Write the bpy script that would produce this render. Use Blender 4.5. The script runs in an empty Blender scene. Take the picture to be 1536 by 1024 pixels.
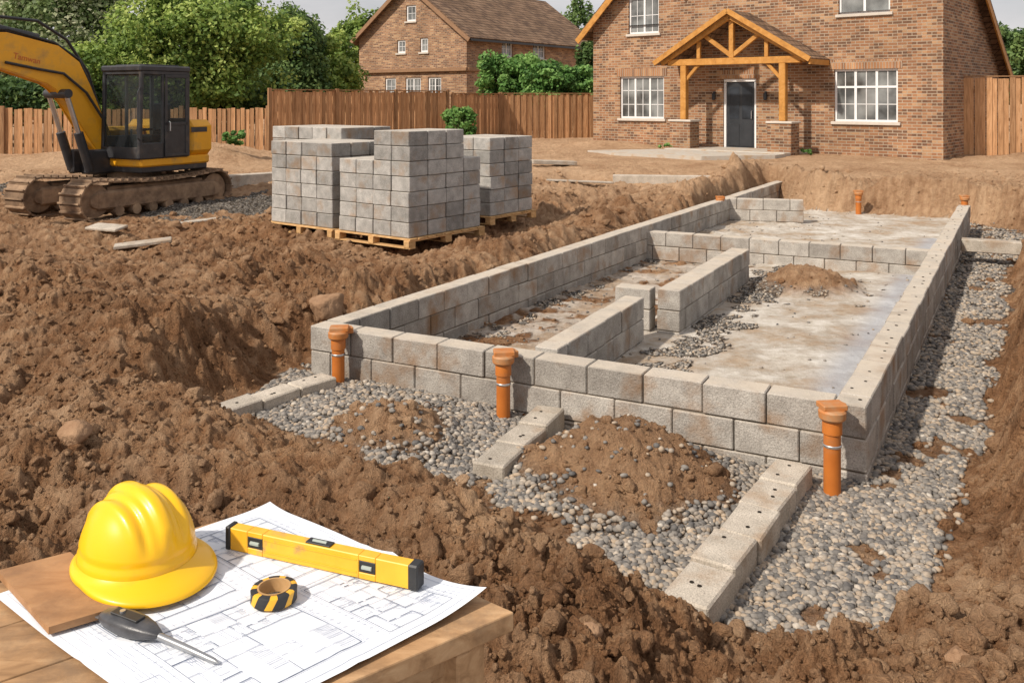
import bpy, math, random, bmesh
import numpy as np
from mathutils import Vector, Matrix
random.seed(7); rng=np.random.default_rng(7)
SC=bpy.context.scene; C=SC.collection
F=1350.;HZ=148.;H=2.45
def P(px,py,z):
    Y=F*(H-z)/(py-HZ); return ((px-768)*Y/F,Y,z)
# ---------------------------------------------------------------- noise / terrain
def _g(ix,iy,s):
    n=(ix*374761393+iy*668265263+s*974711)&0xffffffff
    n=((n^(n>>13))*1274126177)&0xffffffff
    n=n^(n>>16)
    return n/4294967295.0*2*np.pi
def noise(x,y,s=0):
    x=np.asarray(x,float);y=np.asarray(y,float)
    ix=np.floor(x).astype(np.int64);iy=np.floor(y).astype(np.int64)
    fx=x-ix;fy=y-iy
    u=fx*fx*fx*(fx*(fx*6-15)+10);v=fy*fy*fy*(fy*(fy*6-15)+10)
    def d(a,b):
        t=_g(ix+a,iy+b,s);return np.cos(t)*(fx-a)+np.sin(t)*(fy-b)
    return ((d(0,0)*(1-u)+d(1,0)*u)*(1-v)+(d(0,1)*(1-u)+d(1,1)*u)*v)*1.5
def fbm(x,y,f,o,s=0):
    r=0;a=1
    for i in range(o):
        r=r+a*noise(x*f,y*f,s+i);f*=2.1;a*=.5
    return r
def bil(x,y,f,o,s=0):
    r=0;a=1
    for i in range(o):
        r=r+a*(np.abs(noise(x*f,y*f,s+i))-.25);f*=2.1;a*=.5
    return r
def ss(t):
    t=np.clip(t,0,1);return t*t*(3-2*t)
O=np.array([2.25,5.70]);U=np.array([.495,.869]);V=np.array([-.888,.460]);WID=4.5
Minv=np.linalg.inv(np.array([U,V]).T)
def uv(x,y):
    dx=x-O[0];dy=y-O[1]
    return Minv[0,0]*dx+Minv[0,1]*dy, Minv[1,0]*dx+Minv[1,1]*dy
def W(u,v): return O+U*u+V*v
pit_px=[(455,553),(395,602),(332,634),(400,655),(480,695),(590,735),(700,752),(830,806),(920,858),(1000,905),(1100,948),(1200,968),(1290,968),(1365,935),(1412,860),(1448,760),(1482,660),(1500,540),(1512,450),(1520,400),(1560,352),(1440,332),(1300,324),(1195,318)]
PIT=[P(a,b,0)[:2] for a,b in pit_px]
q=W(15.8,4.4);PIT.append((q[0],q[1]));q=W(.2,4.4);PIT.append((q[0],q[1]))
def sdf(x,y,poly):
    x=np.asarray(x,float);y=np.asarray(y,float)
    dm=np.full(x.shape,1e9);ins=np.zeros(x.shape,bool);n=len(poly)
    for i in range(n):
        ax,ay=poly[i];bx,by=poly[(i+1)%n]
        ex,ey=bx-ax,by-ay;wx=x-ax;wy=y-ay
        t=np.clip((wx*ex+wy*ey)/(ex*ex+ey*ey),0,1)
        dm=np.minimum(dm,(wx-ex*t)**2+(wy-ey*t)**2)
        c=((ay<=y)!=(by<=y))&(x<ax+(y-ay)*(ex)/(ey if abs(ey)>1e-9 else 1e-9))
        ins^=c
    d=np.sqrt(dm);return np.where(ins,-d,d)
def ga(x,y,cx,cy,rx,ry,h,rot=0):
    c,s=math.cos(rot),math.sin(rot);dx=x-cx;dy=y-cy
    a=(dx*c+dy*s)/rx;b=(-dx*s+dy*c)/ry
    return h*np.exp(-(a*a+b*b))
def cone(x,y,cx,cy,r,h):
    wob=1+.18*noise(x*2.3,y*2.3,91)
    d=np.hypot(x-cx,y-cy)/(r*wob);return h*ss(1-d)**.85
PILES=[(.72,5.72,.86,.37),(-.85,6.25,.62,.22),(3.75,11.5,.8,.27)]
def terrain(x,y):
    """returns height, gravel, slab, pale, strip"""
    x=np.asarray(x,float);y=np.asarray(y,float)
    wx=x+.13*fbm(x,y,1.6,3,11);wy=y+.13*fbm(x,y,1.6,3,17)
    d=sdf(wx,wy,PIT)
    u,v=uv(x,y)
    s=.34+.50*ss((y-13)/15)+.14*ss((4.2-y)/2.5)
    s=s+ga(x,y,-3.7,7.3,1.7,1.3,.42,.3)+ga(x,y,-2.6,5.2,.9,.8,.12)+ga(x,y,-6.2,10.2,2.2,1.0,.25)+ga(x,y,-9,12.6,2.2,1.0,.30)+ga(x,y,-3.6,10.0,1.0,.5,.14)
    s=s+ga(x,y,-4.6,8.6,.5,1.6,.20,-.9)+ga(x,y,-9.6,25,3,.9,.5)+ga(x,y,-8.0,23.5,1.2,.8,.45)+ga(x,y,-6.9,12.9,1.0,.5,.22)+ga(x,y,-2.7,11.0,1.2,.35,.14,.4)
    s=s+ga(x,y,15.2,25.,1.5,.6,.25)+ga(x,y,3.0,30.5,1.5,.5,.2)
    s=s+ga(x,y,3.7,4.2,.55,1.4,.22)+ga(x,y,4.6,7.2,.5,3.0,.2,-.5)
    exm=ga(x,y,-7.9,17.0,2.0,2.2,1.)
    s=s-.17*exm
    rid=np.exp(-((v-WID-.75)/.33)**2)*ss(u/2)*ss((17-u)/3)
    s=s+rid*(.12+.13*noise(x*1.3,y*1.3,5))
    rid2=np.exp(-((v-WID-2.1)/.35)**2)*ss((u-3)/2)*ss((14-u)/2)
    s=s-rid2*.24
    rt=np.clip(ss((x-2.4)/1.0)+ss((u-13)/1.5),0,1)
    s=s+rt*(.26+.18*noise(x*.9,y*.9,15))*np.exp(-((d-.42)/.35)**2)*(d>-.2)
    s=s+(1-rt)*.07*np.exp(-((d-.75)/.4)**2)*(x<.5)
    tr=np.exp(-(((y-21.5)+.15*x)/.55)**2)*ss((x-1.0)/.6)*ss((5.2-x)/.6)
    s=s-tr*.34
    t=ss(d/(.72-.34*rt))
    near_pit=np.exp(-(np.clip(d,0,99)/1.6)**2)
    amp=np.where(y>17,np.maximum(.28+.72*ss((23-y)/5),near_pit*1.1),1.)
    flat=ss((noise(x*.45+3,y*.45,300)+.18)/.35)
    amp=amp*(.72+.42*flat)*(1-.8*np.clip(exm,0,1))
    pathz=ss((y-23.5)/1.5)*ss((x-2)/1)*ss((9.5-x)/1)
    amp=amp*(1-.85*pathz)
    fine=bil(x,y,6.0,3,31)
    n=.10*fbm(x,y,.8,3,3)+.15*bil(x,y,2.1,2,23)+.082*fine+.034*bil(x,y,17,3,41)
    st=noise(x*1.2+y*.3,(y*.9-x*.5)*7,55)
    n=n+.04*st*np.exp(-(((x+2.7)/1.3)**2+((y-7.2)/1.5)**2))
    fl=.10*ss((1.2-x)/2.2)*ss((9-y)/2)
    inside=(u>.1)&(v>.1)&(v<WID-.1)&(u<14.6)
    pf=fl+.012*fbm(x,y,3,3,7)
    edge_d=np.minimum(np.minimum(v,WID-v),u)
    pf=np.where(inside,.045-.09*ss((v-2.4)/.5)*ss((9.5-u)/1)+.006*bil(x,y,3,2,8)+.03*np.clip(fbm(x,y,.9,2,77),0,1)+.03*(v>2.9)*bil(x,y,4,3,9)+.02*np.exp(-(edge_d/.35)**2)*(1+2*bil(x,y,5,2,12)),pf)
    h=pf*(1-t)+s*t+n*amp*ss((d+.05)/.45)
    pile=0*x
    for (cx,cy,r,hh) in PILES:
        c=cone(x,y,cx,cy,r,hh);pile=np.maximum(pile,c)
    h=h+pile+np.clip(pile*6,0,1)*(.06*bil(x,y,6,3,61)+.018*bil(x,y,24,3,63))
    nz=fbm(x,y,2.2,3,71);nz2=fbm(x,y,3.1,4,171)
    grav=ss((.02-d)/.08)*(1-np.clip(pile*7,0,1))
    e1_=.95*np.exp(-((u-.40)/.55)**2)+.85*np.exp(-((v-1.95)/.35)**2)*(u<3.6)+.7*np.exp(-((v-2.0)/.28)**2)*(u>3.6)*(u<7.5)+.6*np.exp(-((v-4.1)/.25)**2)*(u<8)+.55*np.exp(-((v-.22)/.16)**2)*(u<12)+.6*np.exp(-((u-8.1)/.25)**2)+.7*np.exp(-(np.hypot(x-3.75,y-11.5)/1.15)**2)
    gin=ss((.55*nz2+e1_-.62)/.16)
    grav=np.where(inside,gin*(d<0)*(1-np.clip(pile*7,0,1)),grav)
    dirt=ss((nz-.42)/.12)*(x>2.4)*(~inside)+ss((nz-.42)/.1)*(x<=2.4)*(~inside)
    grav=grav*(1-.8*np.clip(dirt,0,1))
    grav=np.where((~inside)&(d>0),(np.maximum(0,ga(x,y,-5.6,17.2,2.2,1.5,1.4)+ga(x,y,-10,19.2,2,1.2,1.1)+nz*.5-.45)>.25)*1.,grav)
    grav=np.where((d<0)|(y>14),grav,0)
    slab=np.where(inside&(d<0),ss((3.1-v+.5*nz)/.3)+ss((u-8.6)/.3)+.80*ss((nz+.35)/.25),0)
    slab=np.clip(slab,0,1)*(1-np.clip(grav*1.2,0,1))*(1-np.clip(pile*9,0,1))
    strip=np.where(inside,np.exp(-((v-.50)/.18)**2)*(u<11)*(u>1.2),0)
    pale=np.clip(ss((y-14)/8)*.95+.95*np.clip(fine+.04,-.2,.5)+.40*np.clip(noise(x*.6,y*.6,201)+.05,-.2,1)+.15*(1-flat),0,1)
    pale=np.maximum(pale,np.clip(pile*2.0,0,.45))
    return h,grav,slab,pale,strip
def hz(x,y): return float(terrain(np.array([x]),np.array([y]))[0][0])
# ---------------------------------------------------------------- materials
def nt(name):
    m=bpy.data.materials.new(name);m.use_nodes=True;t=m.node_tree;t.nodes.clear()
    o=t.nodes.new('ShaderNodeOutputMaterial');b=t.nodes.new('ShaderNodeBsdfPrincipled')
    t.links.new(b.outputs[0],o.inputs[0]);return m,t,b,o
def noise_n(t,vec,scale,det=4,rough=.55):
    n=t.nodes.new('ShaderNodeTexNoise');n.inputs['Scale'].default_value=scale;n.inputs['Detail'].default_value=det;n.inputs['Roughness'].default_value=rough
    if vec is not None:t.links.new(vec,n.inputs['Vector'])
    return n
def ramp(t,fac,stops):
    r=t.nodes.new('ShaderNodeValToRGB');e=r.color_ramp.elements
    while len(e)<len(stops):e.new(.5)
    for i,(p,c) in enumerate(stops):
        e[i].position=p;e[i].color=(*c,1) if len(c)==3 else c
    t.links.new(fac,r.inputs[0]);return r
def mixc(t,fac,a,b,mode='MIX'):
    m=t.nodes.new('ShaderNodeMix');m.data_type='RGBA';m.blend_type=mode
    for s,x in ((m.inputs[0],fac),(m.inputs[6],a),(m.inputs[7],b)):
        if isinstance(x,(int,float)):s.default_value=x
        elif isinstance(x,tuple):s.default_value=(*x,1)
        else:t.links.new(x,s)
    return m.outputs[2]
def mth(t,op,a,b=0.,c=0.):
    m=t.nodes.new('ShaderNodeMath');m.operation=op
    for i,x in enumerate((a,b,c)):
        if isinstance(x,(int,float)):m.inputs[i].default_value=x
        else:t.links.new(x,m.inputs[i])
    return m.outputs[0]
def bump(t,b,h,st,dist=.01,prev=None):
    n=t.nodes.new('ShaderNodeBump');n.inputs['Strength'].default_value=st;n.inputs['Distance'].default_value=dist
    t.links.new(h,n.inputs['Height'])
    if prev is not None:t.links.new(prev,n.inputs['Normal'])
    t.links.new(n.outputs[0],b.inputs['Normal']);return n.outputs[0]
def simple(name,c1,c2=None,rough=.7,metal=0,scale=6,bs=.2,bd=.003,bscale=60,var=0,orand=0,spec=.5,coat=0,dirt=None,dscale=3,dlo=.5,dhi=.65,dust=None,speck=False):
    m,t,b,o=nt(name);c2=c2 or c1
    tc=t.nodes.new('ShaderNodeTexCoord');vec=tc.outputs['Object']
    if orand:
        oi=t.nodes.new('ShaderNodeObjectInfo');va=t.nodes.new('ShaderNodeVectorMath');va.operation='ADD'
        cm=t.nodes.new('ShaderNodeCombineXYZ')
        r37=mth(t,'MULTIPLY',oi.outputs['Random'],37.);t.links.new(r37,cm.inputs[0]);t.links.new(r37,cm.inputs[1])
        t.links.new(vec,va.inputs[0]);t.links.new(cm.outputs[0],va.inputs[1]);vec=va.outputs[0]
    n=noise_n(t,vec,scale)
    col=ramp(t,n.outputs[0],[(.3,c1),(.7,c2)]).outputs[0]
    if speck:
        n5=noise_n(t,vec,110,3,.7);k=ramp(t,n5.outputs[0],[(.33,(.62,.62,.62)),(.5,(1,1,1)),(.7,(1.22,1.22,1.22))]).outputs[0];col=mixc(t,1.,col,k,'MULTIPLY')
    if dirt:
        dn=noise_n(t,vec,dscale,6,.6);f=ramp(t,dn.outputs[0],[(dlo,(0,0,0)),(dhi,(1,1,1))]).outputs[0]
        col=mixc(t,f,col,dirt)
    if var:
        at=t.nodes.new('ShaderNodeAttribute');at.attribute_name='v'
        k=mth(t,'MULTIPLY_ADD',at.outputs['Fac'],2*var,1-var)
        col=mixc(t,1.,col,k,'MULTIPLY')
    if orand:
        k=mth(t,'MULTIPLY_ADD',oi.outputs['Random'],2*orand,1-orand)
        col=mixc(t,1.,col,k,'MULTIPLY')
    if dust:
        ge=t.nodes.new('ShaderNodeNewGeometry');sp=t.nodes.new('ShaderNodeSeparateXYZ');t.links.new(ge.outputs['Normal'],sp.inputs[0])
        dn2=noise_n(t,vec,5,6,.65);f=mth(t,'MULTIPLY',ramp(t,sp.outputs[2],[(.6,(0,0,0)),(.95,(1,1,1))]).outputs[0],ramp(t,dn2.outputs[0],[(.3,(.4,.4,.4)),(.62,(.95,.95,.95))]).outputs[0])
        col=mixc(t,f,col,dust)
    t.links.new(col,b.inputs['Base Color'])
    b.inputs['Roughness'].default_value=rough;b.inputs['Metallic'].default_value=metal
    b.inputs['Specular IOR Level'].default_value=spec;b.inputs['Coat Weight'].default_value=coat
    if bs:
        n2=noise_n(t,vec,bscale,5,.65);bump(t,b,n2.outputs[0],bs,bd)
    return m
M={}
M['concrete']=simple('concrete_block_mat',(.29,.265,.235),(.45,.42,.375),.92,scale=7,bs=.9,bd=.010,bscale=60,var=.20,dirt=(.27,.17,.10),dscale=2.6,dlo=.50,dhi=.70,spec=.12,dust=(.55,.48,.39),speck=True)
M['stackblock']=simple('stacked_block_mat',(.27,.26,.24),(.42,.40,.37),.92,scale=8,bs=.9,bd=.009,bscale=55,orand=.24,dirt=(.30,.205,.13),dscale=2.4,dlo=.52,dhi=.72,spec=.12,dust=(.54,.49,.42),speck=True)
M['kerb']=simple('pale_kerb_mat',(.38,.335,.275),(.54,.48,.40),.92,scale=7,bs=.8,bd=.008,bscale=60,orand=.14,var=.05,dirt=(.32,.22,.14),dscale=3,dlo=.52,dhi=.74,spec=.12,speck=True)
M['slab']=simple('slab_mat',(.42,.38,.32),(.52,.48,.42),.9,scale=3,bs=.4,dirt=(.42,.30,.19),spec=.15)
M['mortar']=simple('mortar_mat',(.12,.10,.08),(.19,.16,.13),.95,spec=.1)
M['hole']=simple('dark_hole_mat',(.03,.025,.02),rough=.95,bs=0,spec=.1)
M['orange']=simple('orange_plastic',(.42,.12,.015),(.54,.17,.026),.5,scale=5,bs=.1,dirt=(.30,.13,.055),dscale=6,dlo=.5,dhi=.75)
M['orangecap']=simple('orange_cap_plastic',(.42,.145,.03),(.52,.19,.045),.6,scale=9,bs=.25,dirt=(.38,.23,.12),dscale=9,dlo=.45,dhi=.68)
M['steel']=simple('steel',(.5,.5,.5),(.62,.62,.62),.35,.9,bs=.05)
M['blade']=simple('worn_steel',(.30,.31,.32),(.40,.41,.42),.35,.8,bs=.05)
M['yellow']=simple('machine_yellow',(.72,.33,.008),(.84,.41,.012),.5,scale=3,bs=.05,dirt=(.38,.21,.06),dscale=3,dlo=.50,dhi=.76)
M['black']=simple('machine_black',(.02,.021,.024),(.04,.04,.043),.45,scale=5,bs=.08,dirt=(.12,.095,.075),dscale=3,dlo=.55,dhi=.85)
M['rubber']=simple('black_rubber',(.014,.014,.015),(.03,.03,.03),rough=.5,bs=.1,scale=30)
M['muddy']=simple('muddy_steel',(.16,.105,.07),(.36,.245,.155),.9,.0,scale=5,bs=1,bd=.02,bscale=16,var=.3,spec=.15)
M['hat']=simple('helmet_plastic',(.86,.47,.003),(.90,.52,.005),.34,scale=3,bs=.02,bscale=120,coat=.15,dirt=(.75,.42,.02),dscale=14,dlo=.62,dhi=.8)
M['levely']=simple('level_yellow',(.78,.40,.02),(.86,.47,.03),.4,scale=20,bs=.05,dirt=(.45,.27,.1),dscale=18,dlo=.58,dhi=.72)
M['vial']=simple('vial_glass',(.35,.40,.36),rough=.1,bs=0)
M['paper']=simple('paper',(.70,.74,.80),(.79,.815,.85),.8,scale=2,bs=.5,bd=.006,bscale=7,spec=.2)
M['ink']=simple('pale_blue_ink',(.34,.38,.48),(.52,.56,.64),.8,scale=40,bs=0,spec=.1)
M['inkdark']=simple('grey_blue_ink',(.08,.11,.18),(.34,.38,.46),.8,scale=45,bs=0,spec=.1)
def woodm(name,c1,c2,c3,stretch=(1,12,12),sc=3,rough=.7,var=.1,bs=.3,dirt=None):
    m,t,b,o=nt(name);tc=t.nodes.new('ShaderNodeTexCoord');mp=t.nodes.new('ShaderNodeMapping')
    mp.inputs['Scale'].default_value=stretch;t.links.new(tc.outputs['Object'],mp.inputs[0])
    n=noise_n(t,mp.outputs[0],sc,6,.6);n.inputs['Distortion'].default_value=.6
    col=ramp(t,n.outputs[0],[(.3,c1),(.5,c2),(.72,c3)]).outputs[0]
    if dirt:
        dn=noise_n(t,tc.outputs['Object'],7,7,.7);f=ramp(t,dn.outputs[0],[(.48,(0,0,0)),(.66,(.8,.8,.8))]).outputs[0];col=mixc(t,f,col,dirt)
    at=t.nodes.new('ShaderNodeAttribute');at.attribute_name='v'
    k=mth(t,'MULTIPLY_ADD',at.outputs['Fac'],2*var,1-var);col=mixc(t,1.,col,k,'MULTIPLY')
    t.links.new(col,b.inputs['Base Color']);b.inputs['Roughness'].default_value=rough;b.inputs['Specular IOR Level'].default_value=.3
    bump(t,b,n.outputs[0],bs,.004);return m
M['fence']=woodm('fence_wood',(.29,.15,.07),(.44,.24,.115),(.56,.33,.175),(9,9,1),2,.8,.27)
M['post']=woodm('post_wood',(.20,.105,.05),(.30,.165,.08),(.40,.235,.12),(9,9,1),2,.8,.1)
M['timber']=woodm('porch_timber',(.36,.165,.04),(.48,.225,.05),(.56,.29,.085),(2,2,2),3,.6,.05,.1)
M['pallet']=woodm('pallet_wood',(.42,.24,.09),(.56,.34,.15),(.66,.44,.22),(3,3,8),4,.8,.15)
M['tabletop']=woodm('table_wood',(.25,.14,.065),(.40,.235,.115),(.52,.335,.18),(3,10,10),3,.75,.14,.4,dirt=(.22,.14,.08))
M['ply']=woodm('plywood',(.27,.135,.058),(.38,.205,.095),(.46,.27,.135),(2,7,7),2.5,.65,.02,.15,dirt=(.24,.13,.065))
M['bark']=woodm('bark',(.06,.045,.03),(.11,.085,.06),(.16,.13,.1),(6,6,1),3,.9,.1,.6)
def brickm(name,c1,c2,mort,bw=.26,bh=.085,ms=.011,dark=(.14,.08,.055),light=(.56,.36,.20)):
    m,t,b,o=nt(name);tc=t.nodes.new('ShaderNodeTexCoord');sp=t.nodes.new('ShaderNodeSeparateXYZ');t.links.new(tc.outputs['Object'],sp.inputs[0])
    sxy=mth(t,'ADD',sp.outputs[0],sp.outputs[1])
    cb=t.nodes.new('ShaderNodeCombineXYZ');t.links.new(sxy,cb.inputs[0]);t.links.new(sp.outputs[2],cb.inputs[1])
    br=t.nodes.new('ShaderNodeTexBrick');t.links.new(cb.outputs[0],br.inputs['Vector'])
    br.inputs['Scale'].default_value=1;br.inputs['Brick Width'].default_value=bw;br.inputs['Row Height'].default_value=bh
    br.inputs['Mortar Size'].default_value=ms;br.inputs['Mortar Smooth'].default_value=.1;br.inputs['Bias'].default_value=-.1
    br.inputs['Color1'].default_value=(*c1,1);br.inputs['Color2'].default_value=(*c2,1);br.inputs['Mortar'].default_value=(*mort,1)
    vx=t.nodes.new('ShaderNodeTexWhiteNoise');vx.noise_dimensions='2D'
    row=mth(t,'FLOOR',mth(t,'DIVIDE',sp.outputs[2],bh))
    xx=mth(t,'ADD',mth(t,'DIVIDE',sxy,bw),mth(t,'MULTIPLY',mth(t,'MODULO',row,2.),.5))
    cc=t.nodes.new('ShaderNodeCombineXYZ');t.links.new(mth(t,'FLOOR',xx),cc.inputs[0]);t.links.new(row,cc.inputs[1]);t.links.new(cc.outputs[0],vx.inputs['Vector'])
    inv=mth(t,'SUBTRACT',1.,br.outputs['Fac'])
    f=ramp(t,vx.outputs['Value'],[(.0,(0,0,0)),(.70,(0,0,0)),(.76,(.8,.8,.8)),(1,(1,1,1))]).outputs[0]
    col=mixc(t,mth(t,'MULTIPLY',f,mth(t,'MULTIPLY',inv,.75)),br.outputs['Color'],dark)
    f=ramp(t,vx.outputs['Value'],[(.0,(1,1,1)),(.16,(.8,.8,.8)),(.2,(0,0,0)),(1,(0,0,0))]).outputs[0]
    col=mixc(t,mth(t,'MULTIPLY',f,mth(t,'MULTIPLY',inv,.6)),col,light)
    n=noise_n(t,tc.outputs['Object'],.8,6,.6);k=ramp(t,n.outputs[0],[(.3,(.72,.72,.72)),(.7,(1.15,1.15,1.15))]).outputs[0]
    col=mixc(t,1.,col,k,'MULTIPLY')
    t.links.new(col,b.inputs['Base Color']);b.inputs['Roughness'].default_value=.9;b.inputs['Specular IOR Level'].default_value=.2
    bump(t,b,inv,.6,.015);return m
M['brick']=brickm('mixed_brown_brick',(.36,.185,.095),(.24,.115,.062),(.40,.32,.235),dark=(.10,.06,.042),light=(.50,.32,.18))
M['brick2']=brickm('far_house_brick',(.38,.21,.115),(.26,.135,.078),(.38,.30,.22))
M['lintel']=brickm('lintel_brick',(.44,.23,.115),(.34,.165,.082),(.40,.31,.23),bw=.085,bh=.3)
M['roof']=brickm('roof_tiles',(.26,.165,.105),(.19,.12,.075),(.07,.045,.03),bw=.3,bh=.16,ms=.014,dark=(.11,.07,.05),light=(.32,.215,.14))
M['white']=simple('white_paint',(.74,.74,.73),(.8,.8,.79),.45,bs=.03)
M['stone']=simple('sill_stone',(.5,.45,.38),(.58,.52,.45),.8,bs=.2)
M['door']=simple('door_charcoal',(.022,.025,.029),(.032,.035,.04),.4,bs=.03)
M['soffit']=simple('soffit_wood',(.22,.12,.06),(.30,.17,.09),.7,bs=.1)
M['boulder']=simple('boulder_soil',(.24,.14,.08),(.38,.24,.145),.95,scale=5,bs=1,bd=.03,bscale=14,spec=.1)
def glassm(name,c,rough=.08,spec=.8):
    m,t,b,o=nt(name);b.inputs['Roughness'].default_value=rough;b.inputs['Specular IOR Level'].default_value=spec
    tc=t.nodes.new('ShaderNodeTexCoord');n=noise_n(t,tc.outputs['Object'],1.3,3);col=ramp(t,n.outputs[0],[(.35,tuple(x*.4 for x in c)),(.65,tuple(x*1.9 for x in c))]).outputs[0]
    t.links.new(col,b.inputs['Base Color']);return m
M['pane']=glassm('window_glass',(.14,.145,.14),.06)
M['panedark']=glassm('door_glass',(.02,.024,.03),.25,.4)
def cabglass():
    m,t,b,o=nt('cab_glass');tr=t.nodes.new('ShaderNodeBsdfTransparent');tr.inputs[0].default_value=(.74,.80,.80,1)
    b.inputs['Base Color'].default_value=(.08,.09,.09,1);b.inputs['Roughness'].default_value=.05
    mx=t.nodes.new('ShaderNodeMixShader');mx.inputs[0].default_value=.28
    t.links.new(tr.outputs[0],mx.inputs[1]);t.links.new(b.outputs[0],mx.inputs[2]);t.links.new(mx.outputs[0],o.inputs[0]);return m
M['cabglass']=cabglass()
def leafm(name,c1,c2,c3):
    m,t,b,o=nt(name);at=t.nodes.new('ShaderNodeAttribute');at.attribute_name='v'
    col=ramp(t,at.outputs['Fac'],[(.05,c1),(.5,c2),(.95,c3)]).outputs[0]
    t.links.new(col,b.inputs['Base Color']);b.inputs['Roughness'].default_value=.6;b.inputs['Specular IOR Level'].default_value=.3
    tr=t.nodes.new('ShaderNodeBsdfTranslucent');t.links.new(col,tr.inputs[0])
    mx=t.nodes.new('ShaderNodeMixShader');mx.inputs[0].default_value=.38
    t.links.new(b.outputs[0],mx.inputs[1]);t.links.new(tr.outputs[0],mx.inputs[2]);t.links.new(mx.outputs[0],o.inputs[0]);return m
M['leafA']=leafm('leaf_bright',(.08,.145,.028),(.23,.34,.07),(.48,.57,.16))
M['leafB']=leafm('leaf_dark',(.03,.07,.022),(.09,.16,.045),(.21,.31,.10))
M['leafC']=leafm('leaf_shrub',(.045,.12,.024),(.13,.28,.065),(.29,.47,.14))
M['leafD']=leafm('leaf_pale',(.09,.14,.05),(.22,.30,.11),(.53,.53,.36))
def groundm():
    m,t,b,o=nt('ground_mat');tc=t.nodes.new('ShaderNodeTexCoord');vec=tc.outputs['Object']
    at=t.nodes.new('ShaderNodeAttribute');at.attribute_name='mask';sp=t.nodes.new('ShaderNodeSeparateColor');t.links.new(at.outputs['Color'],sp.inputs[0])
    a2=t.nodes.new('ShaderNodeAttribute');a2.attribute_name='strip'
    n1=noise_n(t,vec,1.1,6,.6);n2=noise_n(t,vec,9,8,.7);n3=noise_n(t,vec,70,4,.7)
    s=mth(t,'ADD',mth(t,'MULTIPLY',n1.outputs[0],.5),mth(t,'MULTIPLY',n2.outputs[0],.5))
    soil=ramp(t,s,[(.37,(.15,.074,.036)),(.5,(.31,.163,.082)),(.63,(.48,.29,.16))]).outputs[0]
    gr=ramp(t,n3.outputs[0],[(.3,(.5,.48,.45)),(.5,(1,1,1)),(.7,(1.4,1.36,1.3))]).outputs[0]
    soil=mixc(t,1.,soil,gr,'MULTIPLY')
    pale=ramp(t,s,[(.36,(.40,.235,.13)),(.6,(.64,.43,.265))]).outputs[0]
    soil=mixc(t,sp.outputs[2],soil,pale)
    vo=t.nodes.new('ShaderNodeTexVoronoi');vo.inputs['Scale'].default_value=26;t.links.new(vec,vo.inputs['Vector'])
    wn=t.nodes.new('ShaderNodeSeparateColor');t.links.new(vo.outputs['Color'],wn.inputs[0])
    gc=ramp(t,wn.outputs[0],[(0,(.14,.13,.12)),(.5,(.25,.225,.195)),(1,(.40,.36,.31))]).outputs[0]
    edge=ramp(t,vo.outputs['Distance'],[(.3,(1,1,1)),(.75,(.35,.3,.25))]).outputs[0]
    gc=mixc(t,1.,gc,edge,'MULTIPLY')
    col=mixc(t,sp.outputs[0],soil,gc)
    n4=noise_n(t,vec,1.3,10,.72)
    sl=ramp(t,n4.outputs[0],[(.32,(.36,.24,.15)),(.42,(.40,.32,.24)),(.50,(.46,.41,.35)),(.57,(.56,.52,.46)),(.68,(.66,.63,.58))]).outputs[0]
    k=ramp(t,n2.outputs[0],[(.33,(.78,.75,.70)),(.6,(1.06,1.06,1.06))]).outputs[0];sl=mixc(t,1.,sl,k,'MULTIPLY')
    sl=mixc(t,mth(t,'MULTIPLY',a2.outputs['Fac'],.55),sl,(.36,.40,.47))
    col=mixc(t,sp.outputs[1],col,sl)
    t.links.new(col,b.inputs['Base Color']);b.inputs['Roughness'].default_value=.95;b.inputs['Specular IOR Level'].default_value=.08
    notslab=mth(t,'SUBTRACT',1.,mth(t,'MULTIPLY',sp.outputs[1],.8))
    hh=mth(t,'MULTIPLY',mth(t,'ADD',n2.outputs[0],mth(t,'MULTIPLY',n3.outputs[0],.45)),notslab)
    p=bump(t,b,hh,1.,.10)
    gh=mth(t,'MULTIPLY',mth(t,'SUBTRACT',1.,vo.outputs['Distance']),sp.outputs[0])
    bump(t,b,gh,.8,.02,p)
    return m
M['ground']=groundm()
def varm(name,stops,rough,bs=.3,bsc=60,bd=.004):
    m,t,b,o=nt(name);at=t.nodes.new('ShaderNodeAttribute');at.attribute_name='v'
    col=ramp(t,at.outputs['Fac'],stops).outputs[0];tc=t.nodes.new('ShaderNodeTexCoord');n=noise_n(t,tc.outputs['Object'],bsc,4,.6)
    k=ramp(t,n.outputs[0],[(.3,(.8,.8,.8)),(.7,(1.15,1.15,1.15))]).outputs[0];col=mixc(t,1.,col,k,'MULTIPLY')
    t.links.new(col,b.inputs['Base Color']);b.inputs['Roughness'].default_value=rough;b.inputs['Specular IOR Level'].default_value=.25
    bump(t,b,n.outputs[0],bs,bd);return m
M['pebble']=varm('pebble_mat',[(0,(.11,.105,.10)),(.25,(.18,.165,.148)),(.5,(.26,.237,.208)),(.75,(.34,.285,.225)),(.92,(.40,.31,.22)),(1,(.48,.44,.38))],.75,.25,50)
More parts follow.
